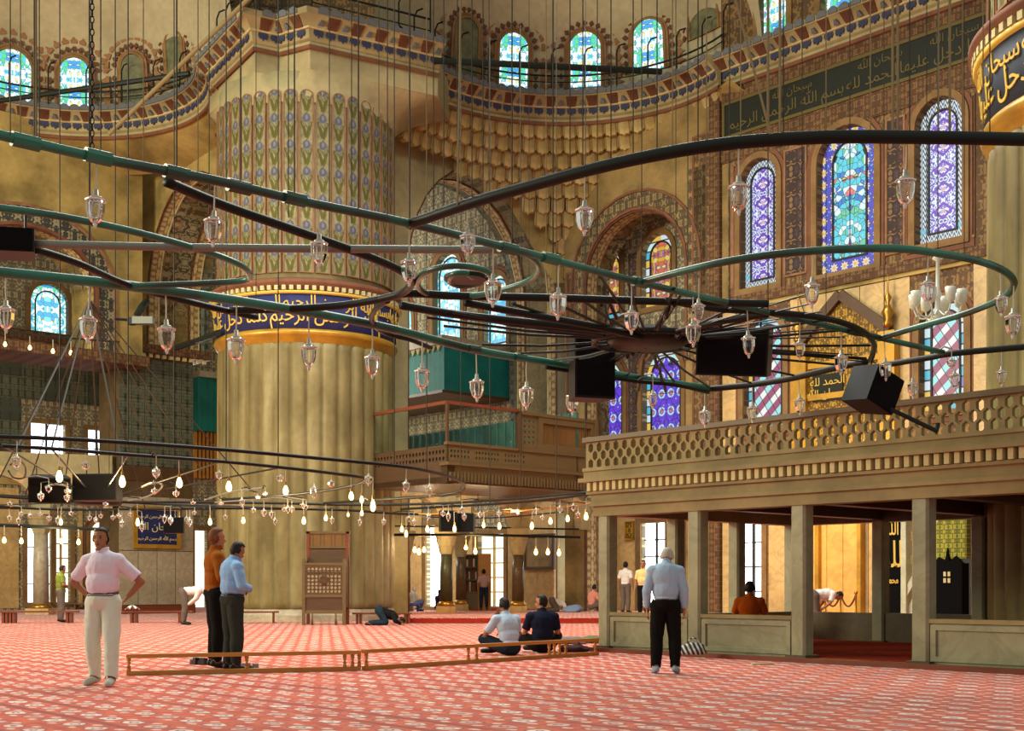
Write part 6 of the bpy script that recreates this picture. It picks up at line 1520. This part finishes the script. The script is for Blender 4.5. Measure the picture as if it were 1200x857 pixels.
    me.materials.clear(); me.materials.append(skin); me.polygons.foreach_set('use_smooth', [True]*len(me.polygons))
    M = Matrix.Translation(V(loc)) @ RZ(rz) @ Matrix.Scale(S_, 4)
    root = thing('person', label, 'person', M=M, group=group)
    ob = bpy.data.objects.new('body', me); link(ob, root); KIDS.setdefault(root.name, []).append(ob)
    # nearest body region for every vertex
    co = [v.co.copy() for v in me.vertices]; no = [v.normal.copy() for v in me.vertices]; tg = []; par = []
    for p in co:
        best, bt, bp = 9, None, 0
        for (t_, a, b, ra, rb) in prims:
            d, t = seg_d(p, a, b); d -= ra+(rb-ra)*t
            if d < best: best, bt, bp = d, t_, t
        tg.append(bt); par.append(bp)
    def shell(name, ok, off, mat, wr=.006):
        sel = [ok(i) for i in range(len(co))]; idx = {}; vs = []; fs = []
        for pl_ in me.polygons:
            if all(sel[i] for i in pl_.vertices):
                f = []
                for i in pl_.vertices:
                    if i not in idx:
                        idx[i] = len(vs); p = co[i]; k = mnoise.noise(p*V((7, 7, 4)))*wr+mnoise.noise(p*18)*wr*.4; vs.append(p+no[i]*(off+k))
                    f.append(idx[i])
                fs.append(f)
        if not fs: return None
        ms = bpy.data.meshes.new(name); ms.from_pydata([tuple(v) for v in vs], [], fs); ms.materials.append(mat); ms.polygons.foreach_set('use_smooth', [True]*len(fs)); ms.update()
        ob2 = bpy.data.objects.new(name, ms); link(ob2, root); KIDS.setdefault(root.name, []).append(ob2)
        sd_ = ob2.modifiers.new('t', 'SOLIDIFY'); sd_.thickness = .008; sd_.offset = -1; return ob2
    arms = {'uarm'} if sleeve == 'short' else ({'uarm', 'farm'} if sleeve == 'long' else set())
    if shirt:
        def okS(i):
            t = tg[i]
            if t == 'torso': return True
            if t == 'neck': return par[i] < .25
            if t == 'uarm': return sleeve == 'long' or par[i] < .82
            if t == 'farm': return sleeve == 'long' and par[i] < .95
            if t == 'pelvis': return (not tuck) or (co[i]-pel).dot(spine) > .035
            if t == 'thigh' and not tuck: return par[i] < .02
            return False
        shell('shirt', okS, .018*tight, shirt, .009)
    if trousers:
        def okT(i):
            t = tg[i]
            if t == 'pelvis': return (co[i]-pel).dot(spine) < .075
            return t == 'thigh' or t == 'calf' or (t[:4] == 'foot' and co[i].z > .1 and par[i] < .15)
        shell('trousers', okT, .022*tight, trousers, .01)
        if belt: shell('belt', lambda i: tg[i] in ('pelvis', 'torso') and .045 < (co[i]-pel).dot(spine) < .085, .026*tight, belt, 0)
    if shoes:
        for sd in 'LR': shell('shoe', lambda i: tg[i] == 'foot'+sd, .008, shoes, 0)
    if hair:
        def okH(i):
            if tg[i] not in ('head', 'neck'): return False
            q_ = co[i]-h; f_, u_ = q_.dot(hf), q_.dot(hu)
            return (u_ > .07 + max(0, f_)*.25) or (f_ < .012 and u_ > -.035-hair_len) or (f_ < -.03 and u_ > -.075-hair_len)
        shell('hair', okH, .012+hair_len*.1, cap or hair, .008)
        if beard: shell('beard', lambda i: tg[i] == 'head' and (co[i]-h).dot(hu) < -.06 and (co[i]-h).dot(hf) > .0, .006, hair, .003)
    ey = MB(); 
    for sg in (-1, 1):
        e = ellip(h+hs*sg*.033+hf*.083+hu*.012, (.012, .007, .008), rotH, 8); ey.add(e.v, e.f); b_ = ellip(h+hs*sg*.034+hf*.086+hu*.034, (.019, .006, .005), rotH, 8); ey.add(b_.v, b_.f)
    ey.build('eyes', EYEW, root, True); e = ellip(h+hf*.088-hu*.062, (.024, .008, .007), rotH, 8); MB().add(e.v, e.f).build('mouth', LIP, root, True)
    return root
def stand(arms='down', spread=.1, head=(0, .02, 1.63), lean=0.0, stride=0.0, bend=0.0):
    J = dict(pel=(0, 0, .96), neck=(0, lean, 1.47), head=(head[0], head[1]+lean, head[2]), shL=(-.175, lean, 1.385), shR=(.175, lean, 1.385), hpL=(-.09, 0, .92), hpR=(.09, 0, .92),
             knL=(-spread, .02+stride*.5, .5), knR=(spread, .02-stride*.3, .5), anL=(-spread-.01, stride, .085), anR=(spread+.01, -stride, .085), toL=(-spread-.04, .16+stride, .035), toR=(spread+.04, .16-stride, .035))
    if arms == 'down': J.update(elL=(-.25, -.02+lean*.6, 1.12), elR=(.25, -.02+lean*.6, 1.12), wrL=(-.25, .05, .88), wrR=(.25, .05, .88))
    elif arms == 'front': J.update(elL=(-.27, .02, 1.14), elR=(.27, .02, 1.14), wrL=(-.06, .2, 1.08), wrR=(.08, .21, 1.10), hdL=(1, .1, .05), hdR=(-1, .1, .05), pnL=(0, 1, 0), pnR=(0, 1, 0))
    elif arms == 'hips': J.update(elL=(-.40, -.1, 1.16), elR=(.40, -.1, 1.16), wrL=(-.24, -.14, 1.0), wrR=(.24, -.14, 1.0), hdL=(.6, -.3, -.5), hdR=(-.6, -.3, -.5))
    elif arms == 'cross': J.update(elL=(-.27, .1, 1.16), elR=(.27, .1, 1.16), wrL=(.05, .22, 1.16), wrR=(-.05, .24, 1.2), hdL=(1, 0, .1), hdR=(-1, 0, .1), pnL=(0, 1, 0), pnR=(0, 1, 0))
    return J
def sit(hand='knees', lean=.08, high=0.0):
    J = dict(pel=(0, 0, .14+high), neck=(0, lean, .64+high), head=(0, lean+.05, .80+high), shL=(-.185, lean, .57+high), shR=(.185, lean, .57+high), hpL=(-.09, .02, .13+high), hpR=(.09, .02, .13+high),
             knL=(-.30, .34, .26+high*.8), knR=(.30, .34, .26+high*.8), anL=(.06, .42, .09), anR=(-.06, .48, .09), toL=(.2, .48, .06), toR=(-.2, .54, .06))
    if hand == 'knees': J.update(elL=(-.27, .12, .33+high), elR=(.27, .12, .33+high), wrL=(-.24, .34, .34+high), wrR=(.24, .34, .34+high), hdL=(0, 1, -.3), hdR=(0, 1, -.3), pnL=(0, 0, 1), pnR=(0, 0, 1))
    if hand == 'chin': J.update(elL=(-.30, .28, .34+high), elR=(.25, .16, .33+high), wrL=(-.10, lean+.17, .62+high), wrR=(.12, .34, .34+high), hdL=(.4, -.1, .7), hdR=(-.7, .6, 0), pnL=(0, 1, 0), pnR=(0, 0, 1))
    return J
def ruku():
    return dict(pel=(0, -.05, .95), neck=(0, .46, .98), head=(0, .62, .93), shL=(-.185, .40, .97), shR=(.185, .40, .97), hpL=(-.09, -.04, .91), hpR=(.09, -.04, .91), knL=(-.1, .0, .5), knR=(.1, .0, .5),
                anL=(-.1, -.05, .085), anR=(.1, -.05, .085), toL=(-.13, .12, .035), toR=(.13, .12, .035), elL=(-.2, .3, .74), elR=(.2, .3, .74), wrL=(-.13, .1, .58), wrR=(.13, .1, .58))
def sajda():
    return dict(pel=(0, -.02, .42), neck=(0, .42, .24), head=(0, .56, .15), shL=(-.185, .37, .27), shR=(.185, .37, .27), hpL=(-.09, -.02, .38), hpR=(.09, -.02, .38), knL=(-.14, .14, .085), knR=(.14, .14, .085),
                anL=(-.11, -.30, .07), anR=(.11, -.30, .07), toL=(-.11, -.40, .04), toR=(.11, -.40, .04), elL=(-.3, .4, .14), elR=(.3, .4, .14), wrL=(-.22, .58, .04), wrR=(.22, .58, .04), hdL=(0, 1, 0), hdR=(0, 1, 0), pnL=(0, 0, 1), pnR=(0, 0, 1))
LAV = cloth('lavender_shirt', srgb(226, 214, 232)); MINT = cloth('pale_trousers', srgb(214, 224, 210)); BRN = cloth('rust_shirt', srgb(146, 82, 24)); BLU = cloth('light_blue_shirt', srgb(138, 178, 226)); BLU2 = cloth('pale_blue_shirt', srgb(164, 190, 216))
DKT = cloth('dark_grey_trousers', srgb(50, 54, 50)); BLKT = cloth('black_trousers', srgb(22, 21, 20)); NAVY = cloth('navy_shirt', srgb(26, 32, 52)); TSH = cloth('pale_blue_tshirt', srgb(176, 198, 220)); JEAN = cloth('dark_jeans', srgb(32, 46, 58))
ORG = cloth('orange_shirt', srgb(190, 84, 20)); OLV = cloth('green_shirt', srgb(128, 140, 62)); GRYT = cloth('grey_trousers', srgb(104, 92, 84)); PNK = cloth('pink_shirt', srgb(200, 132, 118)); WHT = cloth('white_shirt', srgb(224, 220, 214)); YEL = cloth('cream_yellow_shirt', srgb(224, 194, 130)); GRPK = cloth('rose_grey_shirt', srgb(186, 150, 140)); BLKS = cloth('black_shirt', srgb(24, 22, 24)); VIO = cloth('dark_violet_shirt', srgb(48, 36, 62)); SBLU = cloth('soft_blue_cloth', srgb(120, 140, 200))
BELT = flat('black_belt', (.015, .013, .012), .5)
J = stand('hips', .13, (.02, .02, 1.63), 0, .1)
person('walking man in lavender shirt and pale trousers facing the viewer', GD(121, 14.7), pi-.12, J, 1.80, LAV, MINT, HAIRD, SKIN2, 'short', cloth('pale_shoe', srgb(190, 196, 186)), .012, .03, True, BELT, 0, False, 1.25)
person('tall man in rust brown shirt with auburn hair praying in profile', GD(252, 17.7), -1.15, stand('front', .1), 1.93, BRN, BLKT, HAIRR, SKIN, 'long', SOLE, .013, 0, False, None, .03, False, 1.0, None)
person('stout man in light blue shirt praying with bowed head', GD(272, 17.0), -.95, stand('front', .11, (0, .07, 1.60)), 1.75, BLU, DKT, HAIRD, SKIN2, 'long', SOLE, .013, .045, True, BELT, 0, True, 1.25, (0, 1, -.45))
person('old man in pale blue shirt seen from behind by the marble platform', GD(780, 16.6), -.12, stand('down', .12, (.02, .08, 1.58), .02), 1.68, BLU2, BLKT, HAIRW, SKIN, 'long', SOCK, .013, .03, True, None, 0, False, 1.2, (.15, 1, -.5))
person('seated man in pale blue tee shirt resting chin on hand', GD(598, 20.9), .55, sit('chin', .14), 1.78, TSH, JEAN, HAIRD, SKIN2, 'short', SOLE, .013, .01, False, None, 0, False, 1.1)
person('seated man in navy shirt turning his head to his friend', GD(636, 21.7), .15, sit('knees', .06), 1.86, NAVY, BLKT, HAIRD, SKIN, 'short', SOLE, .013, .015, False, None, 0, False, 1.15, (-1, .5, -.05))
person('man in green shirt standing in prayer by the side arcade', GD(71, 39.6), -1.0, stand('front', .09, (0, .05, 1.61)), 1.78, OLV, GRYT, HAIRD, SKIN2, 'short', SOLE, .02, .02, False, None, 0, False, 1.1, (0, 1, -.3))
person('worshipper bowing with hands on knees before the marble pier', GD(217, 37.0), -1.45, ruku(), 1.78, WHT, GRYT, HAIRD, SKIN2, 'long', SOLE, .02)
person('man in black bent to the floor before the great column', GD(446, 36.6), -1.5, sajda(), 1.8, BLKS, JEAN, HAIRD, SKIN2, 'long', SOLE, .02)
person('man in orange shirt sitting inside the marble platform', GD(878, 22.9, .08), -.25, sit('knees', .05, .18), 1.8, ORG, DKT, HAIRD, SKIN2, 'short', SOLE, .016, 0, False, None, 0, False, 1.15)
person('man in rose grey shirt standing with his back turned in the arcade', GD(567, 51.0, .16), .1, stand('down', .12), 1.62, GRPK, JEAN, HAIRD, SKIN2, 'short', SOLE, .02)
person('boy in dark violet crouching beside the green column', GD(513, 47.0, .16), -.9, sit('knees', .06, .1), 1.4, VIO, BLKT, HAIRD, SKIN2, 'long', SOLE, .02)
person('person in white scarf and pale blue sitting on a blue stool', GD(484, 47.4, .16), -.8, sit('knees', .02, .28), 1.35, WHT, SBLU, HAIRW, SKIN2, 'long', SOLE, .02, 0, False, None, .06, False, 1.3, None, None, WHT)
person('worshipper in white prostrating on the far platform', GD(648, 47.5, .16), -1.35, sajda(), 1.75, WHT, GRYT, HAIRD, SKIN2, 'long', SOLE, .02)
person('man in pink shirt sitting against the glaring window', GD(693, 46.0, .16), -.9, sit('knees', .1, .12), 1.7, PNK, GRYT, HAIRD, SKIN2, 'short', SOLE, .02)
person('man in white shirt standing behind the first marble pillar', GD(733, 45.5, .16), -.5, stand('down', .09), 1.82, WHT, GRYT, HAIRD, SKIN2, 'short', SOLE, .02)
person('man in cream yellow shirt facing the viewer beyond the platform', GD(754, 38.9, .16), 2.7, stand('down', .1), 1.74, YEL, BLKT, HAIRD, SKIN2, 'short', SOLE, .02, .03, False)
person('man in white bending forward behind the third marble pillar', GD(955, 30.5), -1.35, ruku(), 1.7, WHT, GRYT, HAIRD, SKIN2, 'short', SOLE, .02)
st = thing('stool', 'small blue plastic stool under the person in white scarf', 'stool', GD(484, 47.45, .16))
bp_ = flat('blue_plastic', srgb(60, 80, 170), .5)
MB().box((0, 0, .24), (.34, .34, .04)).build('seat', bp_, st)
for sx in (-1, 1):
    for sy in (-1, 1): MB().tube([(sx*.14, sy*.14, .23), (sx*.17, sy*.17, 0)], .018, 6).build('leg', bp_, st)
